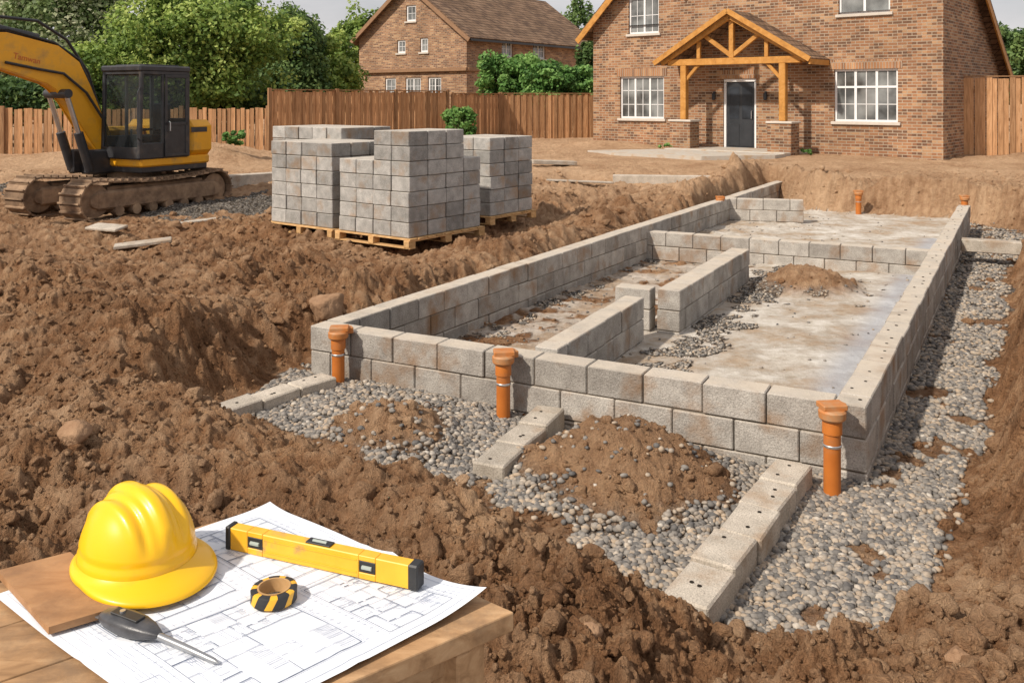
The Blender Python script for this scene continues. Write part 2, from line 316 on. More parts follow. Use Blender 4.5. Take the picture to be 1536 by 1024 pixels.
# ---------------------------------------------------------------- mesh builders
class MB:
    def __init__(s,xf=None): s.v=[];s.f=[];s.c=[];s.xf=xf
    def add(s,vs,fs,c=None):
        n=len(s.v)
        if s.xf: vs=[s.xf(*p) for p in vs]
        s.v+=[tuple(p) for p in vs];s.f+=[tuple(i+n for i in f) for f in fs]
        c=random.random() if c is None else c
        s.c+=[c]*len(vs);return s
    def box(s,c,h,R=None,b=0,col=None):
        if isinstance(R,(int,float)):R=Matrix.Rotation(R,3,'Z')
        c=Vector(c)
        def T(p):
            p=Vector(p)
            return c+(R@p if R is not None else p)
        if b<=0:
            vs=[T((x*h[0],y*h[1],z*h[2])) for x in(-1,1) for y in(-1,1) for z in(-1,1)]
            return s.add(vs,[(0,1,3,2),(4,6,7,5),(0,4,5,1),(2,3,7,6),(0,2,6,4),(1,5,7,3)],col)
        b=min(b,.45*min(h));vs=[];ids={}
        for x in(-1,1):
            for y in(-1,1):
                for z in(-1,1):
                    sg=(x,y,z)
                    for k in range(3):
                        ids[(sg,k)]=len(vs);vs.append(T([sg[i]*(h[i] if i==k else h[i]-b) for i in range(3)]))
        fs=[]
        for k in range(3):
            i,j=[a for a in range(3) if a!=k]
            for sk in(-1,1):
                cy=[]
                for a,d in((-1,-1),(1,-1),(1,1),(-1,1)):
                    sg=[0,0,0];sg[k]=sk;sg[i]=a;sg[j]=d;cy.append(ids[(tuple(sg),k)])
                fs.append(cy)
            for a in(-1,1):
                for d in(-1,1):
                    lo=[0,0,0];hi=[0,0,0];lo[k]=-1;hi[k]=1;lo[i]=hi[i]=a;lo[j]=hi[j]=d;lo=tuple(lo);hi=tuple(hi)
                    fs.append([ids[(lo,i)],ids[(hi,i)],ids[(hi,j)],ids[(lo,j)]])
        for x in(-1,1):
            for y in(-1,1):
                for z in(-1,1):
                    fs.append([ids[((x,y,z),k)] for k in range(3)])
        return s.add(vs,fs,col)
    def bb(s,x0,x1,y0,y1,z0,z1,b=0,col=None):
        return s.box(((x0+x1)/2,(y0+y1)/2,(z0+z1)/2),(abs(x1-x0)/2,abs(y1-y0)/2,abs(z1-z0)/2),None,b,col)
    def bar(s,p0,p1,w,h,b=0,col=None,up=(0,0,1)):
        p0=Vector(p0);p1=Vector(p1);d=(p1-p0);L=d.length;x=d.normalized();u=Vector(up)
        y=u.cross(x)
        if y.length<1e-4:y=Vector((0,1,0)).cross(x)
        y.normalize();z=x.cross(y);R=Matrix((x,y,z)).transposed()
        return s.box((p0+p1)/2,(L/2,w/2,h/2),R,b,col)
    def tube(s,pts,r,n=10,cap=True,col=None):
        pts=[Vector(p) for p in pts];rs=r if isinstance(r,(list,tuple)) else [r]*len(pts)
        vs=[];fs=[];ref=None
        for i,p in enumerate(pts):
            t=(pts[min(i+1,len(pts)-1)]-pts[max(i-1,0)]).normalized()
            if ref is None:
                ref=Vector((0,0,1)) if abs(t.z)<.9 else Vector((1,0,0))
                ref=(ref-t*ref.dot(t)).normalized()
            else: ref=(ref-t*ref.dot(t)).normalized()
            y=t.cross(ref)
            for k in range(n):
                a=2*math.pi*k/n;vs.append(p+(ref*math.cos(a)+y*math.sin(a))*rs[i])
        for i in range(len(pts)-1):
            for k in range(n):
                a=i*n+k;b=i*n+(k+1)%n;fs.append((a,b,b+n,a+n))
        if cap:
            fs.append(tuple(range(n-1,-1,-1)));m=(len(pts)-1)*n;fs.append(tuple(range(m,m+n)))
        return s.add(vs,fs,col)
    def lathe(s,prof,c=(0,0,0),n=24,col=None,axis=None,closed=False):
        vs=[];fs=[];c=Vector(c);m=len(prof)
        R=Matrix.Identity(3)
        if axis is not None: R=Vector((0,0,1)).rotation_difference(Vector(axis)).to_matrix()
        for (r,z) in prof:
            for k in range(n):
                a=2*math.pi*k/n;vs.append(c+R@Vector((r*math.cos(a),r*math.sin(a),z)))
        for i in range(m-1 if not closed else m):
            for k in range(n):
                a=i*n+k;b=i*n+(k+1)%n;j=(i+1)%m
                fs.append((a,b,j*n+(k+1)%n,j*n+k))
        return s.add(vs,fs,col)
    def prism(s,poly,d0,d1,mp,col=None):
        n=len(poly);vs=[mp(a,d0,b) for a,b in poly]+[mp(a,d1,b) for a,b in poly]
        fs=[tuple(range(n)),tuple(range(2*n-1,n-1,-1))]+[(i,(i+1)%n,(i+1)%n+n,i+n) for i in range(n)]
        return s.add(vs,fs,col)
    def build(s,name,mat,parent=None,smooth=30,recenter=True):
        me=bpy.data.meshes.new(name);vs=s.v;loc=Vector((0,0,0))
        if parent is None and recenter:
            a=np.array(vs);lo=a.min(0);hi=a.max(0);loc=Vector(((lo[0]+hi[0])/2,(lo[1]+hi[1])/2,lo[2]))
            vs=[(p[0]-loc.x,p[1]-loc.y,p[2]-loc.z) for p in vs]
        me.from_pydata(vs,[],s.f)
        if len(s.f)<60000:
            bm=bmesh.new();bm.from_mesh(me);bmesh.ops.recalc_face_normals(bm,faces=bm.faces);bm.to_mesh(me);bm.free()
        at=me.attributes.new('v','FLOAT','POINT');at.data.foreach_set('value',s.c)
        me.materials.append(mat)
        if smooth:
            me.polygons.foreach_set('use_smooth',[True]*len(me.polygons));me.set_sharp_from_angle(angle=math.radians(smooth))
        o=bpy.data.objects.new(name,me);C.objects.link(o);o.location=loc
        if parent: o.parent=parent
        return o
def npmesh(name,Vt,Fc,mat,vattr=None,smooth=True,parent=None):
    me=bpy.data.meshes.new(name);nv=len(Vt);nf,k=Fc.shape
    me.vertices.add(nv);me.vertices.foreach_set('co',np.asarray(Vt,np.float32).ravel())
    me.loops.add(nf*k);me.loops.foreach_set('vertex_index',Fc.astype(np.int32).ravel())
    me.polygons.add(nf);me.polygons.foreach_set('loop_start',(np.arange(nf)*k).astype(np.int32))
    me.polygons.foreach_set('loop_total',np.full(nf,k,np.int32))
    if smooth:me.polygons.foreach_set('use_smooth',np.ones(nf,bool))
    me.update(calc_edges=True)
    if vattr is not None:
        at=me.attributes.new('v','FLOAT','POINT');at.data.foreach_set('value',np.asarray(vattr,np.float32))
    me.materials.append(mat);o=bpy.data.objects.new(name,me);C.objects.link(o)
    if parent:o.parent=parent
    return o
def tag(o,label=None,cat=None,group=None,kind=None):
    if label:o['label']=label
    if cat:o['category']=cat
    if group:o['group']=group
    if kind:o['kind']=kind
    return o
def thing(name,label,cat,loc=(0,0,0),rz=0,group=None):
    o=bpy.data.objects.new(name,None);C.objects.link(o);o.location=loc;o.rotation_euler=(0,0,rz);o.empty_display_size=.2
    return tag(o,label,cat,group)
# ---------------------------------------------------------------- ground
NR,NC=1200,950
yy=np.concatenate([np.exp(np.linspace(math.log(.7),math.log(34),NR-60)),np.exp(np.linspace(math.log(34.6),math.log(900),60))])
rr=np.concatenate([np.linspace(-2.6,-.70,40,endpoint=False),np.linspace(-.70,.70,NC-80),np.linspace(.70,2.6,41)[1:]])
YY,RR=np.meshgrid(yy,rr,indexing='ij');XX=RR*YY
X=XX.ravel();Y=YY.ravel()
h,gv,sl,pa,stp=terrain(X,Y)
nr,nc=YY.shape
idx=np.arange(nr*nc).reshape(nr,nc)
Fq=np.stack([idx[:-1,:-1],idx[:-1,1:],idx[1:,1:],idx[1:,:-1]],-1).reshape(-1,4)
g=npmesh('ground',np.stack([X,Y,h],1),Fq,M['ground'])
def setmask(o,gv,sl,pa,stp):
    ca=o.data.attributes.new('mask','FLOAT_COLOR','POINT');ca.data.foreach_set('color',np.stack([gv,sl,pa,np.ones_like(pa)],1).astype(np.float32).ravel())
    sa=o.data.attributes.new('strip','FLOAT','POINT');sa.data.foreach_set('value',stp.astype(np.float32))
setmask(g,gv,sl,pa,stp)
tag(g,'churned brown soil with an excavated gravel trench','ground',kind='structure')
# ---------------------------------------------------------------- pebbles & clods
def ico(sub):
    bm=bmesh.new();bmesh.ops.create_icosphere(bm,subdivisions=sub,radius=1)
    v=np.array([p.co[:] for p in bm.verts]);f=np.array([[q.index for q in p.verts] for p in bm.faces]);bm.free();return v,f
def scatter(name,pts,rad,sub,mat,rough,flat,label,cat,vcol=None,sink=.3,chop=0,pale=None):
    v0,f0=ico(sub);n=len(pts);nv=len(v0)
    tm=[]
    for k in range(24):
        d=v0.copy();a=rng.normal(size=(5,3));ph=rng.uniform(0,6,5)
        r=1+rough*sum(np.sin(d@a[i]*(1.2+1.1*i)+ph[i])/(1+i*.45) for i in range(5))
        if chop:
            q=rng.normal(size=(11,3));q/=np.linalg.norm(q,axis=1)[:,None]
            for p_ in q:
                dd=d@p_;r=np.minimum(r,np.where(dd>.4,rng.uniform(.55,.8)/np.maximum(dd,.01),9.))
        tm.append(d*r[:,None])
    tm=np.array(tm);T=tm[rng.integers(0,24,n)]
    sc=np.stack([rng.uniform(.8,1.35,n),rng.uniform(.7,1.0,n),rng.uniform(flat*.8,flat*1.2,n)],1)*rad[:,None]
    T=T*sc[:,None,:]
    az=rng.uniform(0,2*np.pi,n);tx=rng.normal(0,.3,n)
    c,s=np.cos(tx),np.sin(tx);y=T[:,:,1]*c[:,None]-T[:,:,2]*s[:,None];z=T[:,:,1]*s[:,None]+T[:,:,2]*c[:,None]
    c,s=np.cos(az),np.sin(az);x=T[:,:,0]*c[:,None]-y*s[:,None];y2=T[:,:,0]*s[:,None]+y*c[:,None]
    Vt=np.stack([x+pts[:,0:1],y2+pts[:,1:2],z+pts[:,2:3]+(rad*sink)[:,None]],-1).reshape(-1,3)
    Fc=(f0[None]+(np.arange(n)*nv)[:,None,None]).reshape(-1,3)
    vc=np.repeat(rng.uniform(0,1,n) if vcol is None else vcol,nv)
    o=npmesh(name,Vt,Fc,mat,vc,smooth=not chop);tag(o,label,cat,kind='stuff')
    if pale is not None:
        z_=np.zeros(n*nv);setmask(o,z_,z_,np.repeat(pale,nv),z_)
    return o
def sample(n,r0,r1,y0,y1):
    r=rng.uniform(r0,r1,n);y=y0*(y1/y0)**rng.uniform(0,1,n);return r*y,y
xs,ys=sample(190000,-.45,.66,3.2,19)
keep=rng.uniform(0,1,len(xs))<np.clip((ys/5.5)**2*1.0,.42,1)
xs,ys=xs[keep],ys[keep]
hh,gg,_,_,_=terrain(xs,ys);dd=sdf(xs,ys,PIT)
uu,vv_=uv(xs,ys);ins=(uu>.1)&(vv_>.1)&(vv_<WID-.1)
k=(dd<0.02)&((gg>rng.uniform(.25,.8,len(xs)))|(rng.uniform(0,1,len(xs))<np.where(ins,.02*(vv_>2)+.006,.03)))
xs,ys,hh,ins=xs[k],ys[k],hh[k],ins[k]
if len(xs)>42000:
    s_=rng.permutation(len(xs))[:42000];xs,ys,hh,ins=xs[s_],ys[s_],hh[s_],ins[s_]
rad=rng.uniform(.012,.029,len(xs))*(1+.03*(ys-5).clip(0,8));rad=np.where(ins,rad*.65,rad)
print('pebbles',len(xs))
scatter('gravel',np.stack([xs,ys,hh],1),rad,1,M['pebble'],.05,.6,'rounded grey and tan pebbles filling the trench around the block walls','gravel')
def clods(n,r0,r1,y0,y1,a,b,pw):
    x,y=sample(n,r0,r1,y0,y1);hh,gg,sl_,pa_,_=terrain(x,y)
    cl=noise(x*.9,y*.9,123)
    k=(gg<.3)&(sl_<.3)&(cl>rng.uniform(-.8,.4,len(x)))
    r=a+(b-a)*rng.uniform(0,1,len(x))**pw
    r=r*(1+.05*(y-4).clip(0,14))
    return x[k],y[k],hh[k],r[k],pa_[k]
x,y,hh,r,pp_=clods(60000,-.66,.66,1.9,22,.006,.026,2.8)
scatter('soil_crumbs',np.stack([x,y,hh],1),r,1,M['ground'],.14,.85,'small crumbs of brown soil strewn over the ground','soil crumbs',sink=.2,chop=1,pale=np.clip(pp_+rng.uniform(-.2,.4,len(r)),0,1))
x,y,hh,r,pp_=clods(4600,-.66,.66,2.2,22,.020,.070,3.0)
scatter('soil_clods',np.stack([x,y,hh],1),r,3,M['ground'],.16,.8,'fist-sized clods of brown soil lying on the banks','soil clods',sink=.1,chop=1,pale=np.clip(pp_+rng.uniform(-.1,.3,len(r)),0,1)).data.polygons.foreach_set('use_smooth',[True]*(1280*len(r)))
# ---------------------------------------------------------------- foundation
def wall_line(p0,p1,th,z0,courses,label,bl=.44,off=0,name='block_wall',holes=False,ch=.215,mat='concrete'):
    p0=np.array(p0,float);p1=np.array(p1,float);L=np.linalg.norm(p1-p0);d=(p1-p0)/L;yaw=math.atan2(d[1],d[0])
    nb=max(1,round(L/bl));bl=L/nb;mb=MB();mo=MB()
    for c in range(courses):
        zc=z0+ch*(c+.5);st=-.5*bl if (c+off)%2 else 0
        a=st
        while a<L-1e-3:
            s0=max(a,0);s1=min(a+bl,L)
            if s1-s0>.05:
                m=(s0+s1)/2;q=p0+d*m;nrm=np.array([-d[1],d[0]])*random.uniform(-.007,.007)
                mb.box((q[0]+nrm[0],q[1]+nrm[1],zc+random.uniform(-.002,.002)),((s1-s0)/2-.0048,th/2,ch/2-.0045),Matrix.Rotation(yaw+random.uniform(-.010,.010),3,'Z')@Matrix.Rotation(random.uniform(-.005,.005),3,'Y'),.0075)
            a+=bl
    mm=(p0+p1)/2
    o=mb.build(name,M[mat]);tag(o,label,'block wall')
    mo.box((mm[0],mm[1],z0+ch*courses/2-.008),(L/2-.018,th/2-.018,ch*courses/2-.012),yaw)
    m=mo.build('mortar',M['mortar'],o);m.location=-o.location
    if holes:
        hb=MB();a=bl*.5
        while a<L:
            for w in(-.25,.27):
                if random.random()<.75:
                    q=p0+d*(a+w*bl+random.uniform(-.03,.03))+np.array([-d[1],d[0]])*random.uniform(-.05,.05)
                    hb.lathe([(0,.003),(random.uniform(.009,.014),.003),(.015,-.006)],(q[0],q[1],z0+ch*courses-.004),8)
            a+=bl
        m=hb.build('fixing_holes',M['hole'],o);m.location=-o.location
    return o
Z0=-.145;T=.2
wall_line(W(T/2,T+.005),W(T/2,WID),T,Z0,3,'front wall of the grey block foundation, behind the three orange pipes')
wall_line(W(0,T/2),W(12.4,T/2),T,Z0,3,'long right-hand wall of the grey block foundation with small holes along its top',off=1,holes=True)
wall_line(W(T+.005,WID-T/2),(6.43,21.5),T,Z0,3,'long left-hand wall of the grey block foundation along the soil bank',off=1)
wall_line((.27,7.12),(1.22,8.98),T,-.16,3,'short inner block wall running back from the middle of the front wall',off=1)
wall_line((1.60,9.2),(2.98,11.75),T+.04,-.145,3,'free-standing inner block wall in the middle of the foundation',off=0)
wall_line((1.12,9.54),(1.47,9.37),T,-.16,3,'single-block return beside the near end of the free-standing inner wall',bl=.37)
wall_line((2.02,14.05),(5.78,12.15),T,-.245,3,'low cross wall of grey blocks spanning the foundation')
wall_line((4.18,17.75),(5.62,17.35),.22,-.145,3,'short stub of grey block wall at the far end of the foundation',off=1)
def krow(p0,p1,n,zt,labs,w=.2,hh=.14,name='kerb_block'):
    p0=np.array(p0);p1=np.array(p1);L=np.linalg.norm(p1-p0);d=(p1-p0)/L;yaw=math.atan2(d[1],d[0]);bl=L/n
    for i in range(n):
        q=p0+d*(i+.5)*bl+np.array([-d[1],d[0]])*random.uniform(-.012,.012);R=Matrix.Rotation(yaw+random.uniform(-.04,.04),3,'Z')@Matrix.Rotation(random.uniform(-.03,.03),3,'Y')@Matrix.Rotation(random.uniform(-.02,.02),3,'X')
        mb=MB().box((0,0,hh/2),(bl/2-.007,w/2,hh/2),None,.010)
        o=mb.build(name,M['kerb'],smooth=30,recenter=False);o.location=(q[0],q[1],zt-hh+random.uniform(-.008,.008));o.rotation_euler=R.to_euler()
        tag(o,labs[i],'concrete block')
        for k in range(random.choice([1,2,2])):
            hb=MB();hb.lathe([(0,.003),(.011,.003),(.014,-.005)],(random.uniform(-.3,.3)*bl,random.uniform(-.05,.05),hh),8)
            hb.build('fixing_hole',M['hole'],o)
od=['nearest the camera','second from the camera','third from the camera','fourth from the camera','touching the wall']
krow((.79,4.12),(1.80,5.74),5,.15,['flat pale block in the row at the right orange pipe, '+s for s in od],w=.23,hh=.20)
krow((-.15,5.62),(.30,6.66),3,.17,['flat pale block in the middle row beside the soil heap, '+s for s in ('nearest the camera','central one','touching the wall')],w=.22,hh=.18)
krow((-2.17,6.55),(-1.50,7.40),3,.19,['flat pale block in the left row on the gravel edge, '+s for s in ('nearest the camera','central one','beside the pipe')],w=.2,hh=.16)
o=MB().box((7.55,13.0,.28),(.95,.11,.09),-.45,.01).build('concrete_lintel',M['kerb']);tag(o,'pale concrete beam bridging the trench beside the right foundation wall','beam')
def pipe(x,y,zb,zt,label,sc=1.,yaw=0):
    r=thing('drain_pipe',label,'drain pipe',(x,y,zb),yaw,'orange drain pipes standing at the foundation')
    hgt=zt-zb
    MB().lathe([(.0,0),(.052*sc,0),(.052*sc,hgt-.09),(.0,hgt-.09)],n=24).build('pipe',M['orange'],r)
    MB().lathe([(.053*sc,hgt-.17),(.060*sc,hgt-.165),(.060*sc,hgt-.10),(.058*sc,hgt-.085),(.03,hgt-.085)],n=24).build('socket',M['orange'],r)
    MB().lathe([(.0535*sc,hgt*.58),(.057*sc,hgt*.58+.004),(.057*sc,hgt*.58+.014),(.0535*sc,hgt*.58+.018)],n=24).build('clamp_ring',M['steel'],r)
    mb=MB();mb.lathe([(.0,hgt-.085),(.070*sc,hgt-.083),(.082*sc,hgt-.07),(.084*sc,hgt-.03),(.074*sc,hgt-.018),(0,hgt-.016)],n=20)
    mb.box((0.005,.02,hgt-.004),(.078*sc,.06*sc,.018),.1,.006);mb.box((.055*sc,.08*sc,hgt-.03),(.05*sc,.04*sc,.026),.4,.006)
    mb.build('cap',M['orangecap'],r);return r
pipe(1.985,5.58,-.05,.545,'orange pipe with square cap at the right corner of the front wall')
pipe(-.065,6.74,-.02,.55,'orange pipe with square cap at the middle of the front wall')
pipe(-1.44,7.46,.02,.545,'orange pipe with square cap at the left end of the front wall')
pipe(7.2,18.7,-.02,.53,'small orange pipe standing alone at the far bank',1.1)
pipe(8.50,16.9,-.02,.62,'small orange pipe behind the far end of the right wall',1.0)
pipe(4.0,17.3,.1,.56,'orange pipe cap at the far stub of the left wall',1.0)
def boulder(px,py,z,r,label,seed,fl=.8):
    rg=np.random.default_rng(seed);v,f=ico(4);a=rg.normal(size=(10,3));a/=np.linalg.norm(a,axis=1)[:,None]
    k=np.ones(len(v))
    for q in a:
        dd=v@q;k=np.minimum(k,np.where(dd>.55,.68/np.maximum(dd,.01),1.))
    k=k+.06*noise(v[:,0]*3+seed,v[:,1]*3+v[:,2]*2,seed)
    v=v*k[:,None]*r;v[:,2]*=fl
    o=npmesh('boulder',v,f,M['boulder'],np.zeros(len(v)));x_,y_,_=P(px,py,z);o.location=(x_,y_,hz(x_,y_)+r*.35);tag(o,label,'boulder');return o
boulder(492,462,.45,.2,'angular brown boulder on the bank above the left end of the front wall',3,1.0)
boulder(112,665,.5,.10,'lump of hard brown soil on the left bank slope',5)
boulder(885,985,.35,.05,'round brown stone on the soil beside the wooden table',6)
boulder(1440,1000,.35,.055,'round brown stone in the bottom right corner of the ground',8)
# ---------------------------------------------------------------- stacks
proto=MB().box((0,0,.1065),(.1935,.1735,.1035),None,.008).build('concrete_block',M['stackblock'],recenter=False)
used=[False]
def stack(ox,oy,yaw,hm,name_,cx=.40,cy=.36,z=.35):
    ox-=.11
    nx=len(hm);ny=len(hm[0])
    zg=z;root=thing('pallet','light wooden pallet under '+name_,'pallet',(ox,oy,zg),yaw,'wooden pallets under the block stacks')
    Lx=nx*cx+.10;Ly=ny*cy+.10
    mb=MB()
    n=9
    for i in range(n):
        xx=-.05+Lx*(i+.5)/n;mb.box((xx,Ly/2-.05,.125),(Lx/n*.42,Ly/2,.011),None,.002)
    mb.build('deck_boards',M['pallet'],root)
    for k in range(3):
        yy_=-.02+k*(Ly-.13)/2
        b=MB().box((Lx/2-.05,yy_+.03,.103),(Lx/2,.05,.010),None,.002)
        for q in range(3):b.box((.02+q*(Lx-.14)/2,yy_+.03,.052),(.07,.05,.04),None,.003)
        b.build('bearer',M['pallet'],root)
    b=MB()
    for q in range(3):b.box((.02+q*(Lx-.14)/2,Ly/2-.05,.006),(.06,Ly/2,.009),None,.002)
    b.build('bottom_boards',M['pallet'],root)
    c,s=math.cos(yaw),math.sin(yaw)
    wd=['bottom','second','third','fourth','fifth','sixth','seventh']
    for i in range(nx):
        for j in range(ny):
            for k in range(hm[i][j]):
                if not(i==0 or j==0 or k==hm[i][j]-1 or hm[i-1][j]<=k or hm[i][j-1]<=k):continue
                if not used[0]: o=proto;used[0]=True
                else: o=proto.copy();C.objects.link(o)
                lx=(i+.5)*cx+random.uniform(-.010,.010);ly=(j+.5)*cy+random.uniform(-.010,.010)
                o.location=(ox+lx*c-ly*s,oy+lx*s+ly*c,zg+.138+k*.215);o.rotation_euler=(0,0,yaw+random.uniform(-.02,.02)+random.choice((0,math.pi)))
                tag(o,'grey concrete block in the %s course of %s'%(wd[k],name_),'concrete block','grey concrete blocks stacked on pallets')
YW=math.radians(53.13)
stack(-1.33,12.6,YW,[[7,7,5,5],[7,7,5,5],[7,7,6,6],[5,6,6,6]],'the front stepped stack')
stack(-2.60,13.56,YW,[[6,6,6,6],[6,6,6,6],[6,6,6,6]],'the left stack')
stack(-2.75,15.0,YW,[[7]*5]*3,'the rear left stack',z=.32)
stack(-.25,14.75,YW,[[6,6,6],[6,6,6],[6,6,6]],'the right stack',z=.38)
# ---------------------------------------------------------------- excavator
EX=Vector((-7.5,17.9,.36));fy=math.atan2(-.877,-.48)
ex=thing('excavator','yellow tracked excavator with black cab parked left of the block stacks','excavator',EX,fy)
TX=.24
def track(yc):
    mb=MB();r=.36;L=2.75;w=.29;n=52;per=2*L+2*math.pi*r
    for i in range(n):
        s=per*i/n
        if s<L: x_,z_,a=-L/2+s,r*2+.0,0
        elif s<L+math.pi*r: t=(s-L)/r;x_,z_,a=L/2+math.sin(t)*r,r+math.cos(t)*r,t
        elif s<2*L+math.pi*r: x_,z_,a=L/2-(s-L-math.pi*r),0,math.pi
        else: t=(s-2*L-math.pi*r)/r;x_,z_,a=-L/2-math.sin(t)*r,r-math.cos(t)*r,math.pi+t
        if 0<s<L: z_-=.08*math.sin(math.pi*s/L)
        R=Matrix.Rotation(a,3,'Y');c=Vector((x_+TX,yc,z_-.10))
        mb.box(c,(per/n/2*.96,w,.018),R,.004);mb.box(c+R@Vector((per/n*.3,0,.032)),(.016,w,.022),R,.003)
    t=mb.build('track',M['muddy'],ex)
    b=MB();b.box((TX,yc,.26),(L/2,.24,.17),None,.04)
    b.box((TX,yc,.44),(L/2*.8,.16,.06),None,.02)
    b.build('track_frame',M['muddy'],t)
    for x_,nm in((-L/2,'sprocket'),(L/2,'idler')):
        b=MB().lathe([(0,-.23),(.12,-.23),(.14,-.19),(.29,-.17),(.30,.17),(.14,.19),(.12,.23),(0,.23)],(x_+TX,yc,.26),20,axis=(0,1,0))
        if nm=='sprocket':
            for k in range(14):
                a=k*2*math.pi/14;b.box((x_+TX+.30*math.cos(a),yc,.26+.30*math.sin(a)),(.02,.05,.022),Matrix.Rotation(-a,3,'Y'),.004)
        b.build(nm,M['muddy'],t)
    for k in range(6):
        b=MB().lathe([(0,-.26),(.095,-.26),(.095,-.12),(.06,-.1),(.06,.1),(.095,.12),(.095,.26),(0,.26)],(TX-L/2+.45+k*(L-.9)/5,yc,.05),14,axis=(0,1,0)).build('track_roller',M['muddy'],t)
track(.80);track(-.80)
b=MB().box((TX*.5,0,.40),(.9,.62,.14),None,.04);b.lathe([(.5,.5),(.5,.79)],n=28);b.build('undercarriage',M['muddy'],ex)
b=MB().bb(-1.05,.62,-.95,.95,.79,.96,.03);b.build('deck',M['yellow'],ex)
b=MB().bb(-1.0,.60,-.93,.93,.68,.80,.02);b.build('deck_skirt',M['black'],ex)
b=MB().bb(-1.18,-.50,-.96,.97,.94,1.66,.12);b.build('counterweight',M['yellow'],ex)
b=MB().bb(-.52,.45,-.96,-.30,.95,1.52,.06);b.build('engine_cover',M['yellow'],ex)
for q in((-.95,-.55,.972,.976,1.42,1.52),(-1.185,-1.181,-.6,.6,1.25,1.4)):MB().bb(*q).build('stripe',M['black'],ex)
cx0,cx1,cy0,cy1,cz0,cz1=-.47,.66,-.08,.95,.95,2.66
cab=MB()
for (x_,y_) in((cx0,cy0),(cx0,cy1),(cx1,cy0),(cx1,cy1)):
    top=(x_*.93 if x_>0 else x_,y_,cz1-.05);cab.bar((x_,y_,cz0),top,.075,.075,.02)
cab.bar((.13,cy1,cz0),(.13,cy1,cz1-.05),.06,.06,.015);cab.bar((.13,cy0,cz0),(.13,cy0,cz1-.05),.06,.06,.015)
cab.bb(cx0,cx1,cy1-.03,cy1+.03,cz0,cz0+.30,.02);cab.bb(cx0,cx1,cy0-.03,cy0+.03,cz0,cz0+.42,.02)
cab.bb(cx0-.03,cx0+.03,cy0,cy1,cz0,cz0+.75,.02);cab.bb(cx1-.03,cx1+.03,cy0,cy1,cz0,cz0+.22,.02)
z_=cz1-.08
cab.bb(cx0,cx1*.95,cy1-.035,cy1+.035,z_-.04,z_+.04,.015);cab.bb(cx0,cx1*.95,cy0-.035,cy0+.035,z_-.04,z_+.04,.015)
cab.bb(cx0-.035,cx0+.035,cy0,cy1,z_-.04,z_+.04,.015);cab.bb(cx1*.93-.035,cx1*.93+.035,cy0,cy1,z_-.04,z_+.04,.015)
cab.bb(cx0,cx1,cy0,cy1,cz0-.01,cz0+.04)
cabo=cab.build('cab',M['black'],ex)
b=MB().bb(cx0-.05,cx1*.93+.07,cy0-.05,cy1+.05,cz1-.06,cz1+.06,.045);b.build('roof',M['black'],cabo)
b=MB().bb(cx0+.12,cx1-.2,cy0+.1,cy1-.1,cz1+.061,cz1+.085,.01);b.build('roof_hatch',M['black'],cabo)
def gl(n,vs):b=MB();b.add(vs,[(0,1,2,3)]);return b.build(n,M['cabglass'],cabo,0)
gl('windshield',[(cx1+.005,cy0,cz0+.2),(cx1+.005,cy1,cz0+.2),(cx1*.93+.005,cy1,cz1-.1),(cx1*.93+.005,cy0,cz1-.1)])
gl('side_window',[(cx0,cy0,cz0+.4),(cx1,cy0,cz0+.4),(cx1*.93,cy0,cz1-.1),(cx0,cy0,cz1-.1)])
gl('rear_window',[(cx0,cy0,cz0+.7),(cx0,cy1,cz0+.7),(cx0,cy1,cz1-.1),(cx0,cy0,cz1-.1)])
gl('side_window',[(.15,cy1+.01,cz0+.28),(cx1,cy1+.01,cz0+.28),(cx1*.93,cy1+.01,cz1-.1),(.15,cy1+.01,cz1-.1)])
d_=MB();x0_,x1_=cx0+.03,.11
for a in((x0_,x1_,cz0+.02,cz0+.07),(x0_,x1_,cz1-.17,cz1-.11),(x0_,x0_+.06,cz0+.07,cz1-.17),(x1_-.06,x1_,cz0+.07,cz1-.17),(x0_,x1_,cz0+.62,cz0+.68)):
    d_.bb(a[0],a[1],cy1+.03,cy1+.055,a[2],a[3],.006)
d_.bb(x0_+.05,x1_-.05,cy1+.03,cy1+.04,cz0+.06,cz0+.63)
dr=d_.build('door',M['black'],cabo)
MB().add([(x0_,cy1+.036,cz0+.6),(x1_,cy1+.036,cz0+.6),(x1_,cy1+.036,cz1-.12),(x0_,cy1+.036,cz1-.12)],[(0,1,2,3)]).build('door_window',M['cabglass'],dr,0)
MB().tube([(x1_-.08,cy1+.06,cz0+.5),(x1_-.08,cy1+.1,cz0+.52),(x1_-.08,cy1+.1,cz0+.68),(x1_-.08,cy1+.06,cz0+.70)],.012).build('handle',M['steel'],dr)
st=MB().bb(-.3,.15,.2,.65,1.25,1.38,.05);st.bb(-.36,-.22,.22,.63,1.35,2.0,.05);st.bb(-.3,.1,.15,.22,1.45,1.5,.02);st.bb(-.3,.1,.63,.7,1.45,1.5,.02);st.bb(-.2,.05,.3,.55,.98,1.26,.02)
st.build('seat',M['rubber'],cabo)
for q in(.3,.55):MB().tube([(.35,q,1.0),(.32,q,1.5)],.02).build('control_lever',M['rubber'],cabo)
MB().tube([(cx1,cy1+.02,1.3),(cx1+.1,cy1+.08,1.35),(cx1+.1,cy1+.08,2.2),(cx1,cy1+.02,2.3)],.014).build('grab_rail',M['black'],cabo)
by=-.24
bp=[(.50,.98,.15),(.72,1.35,.22),(1.20,2.18,.31),(1.42,2.50,.37),(1.70,2.68,.38),(2.6,2.90,.33),(3.4,2.92,.26),(4.4,2.62,.17)]
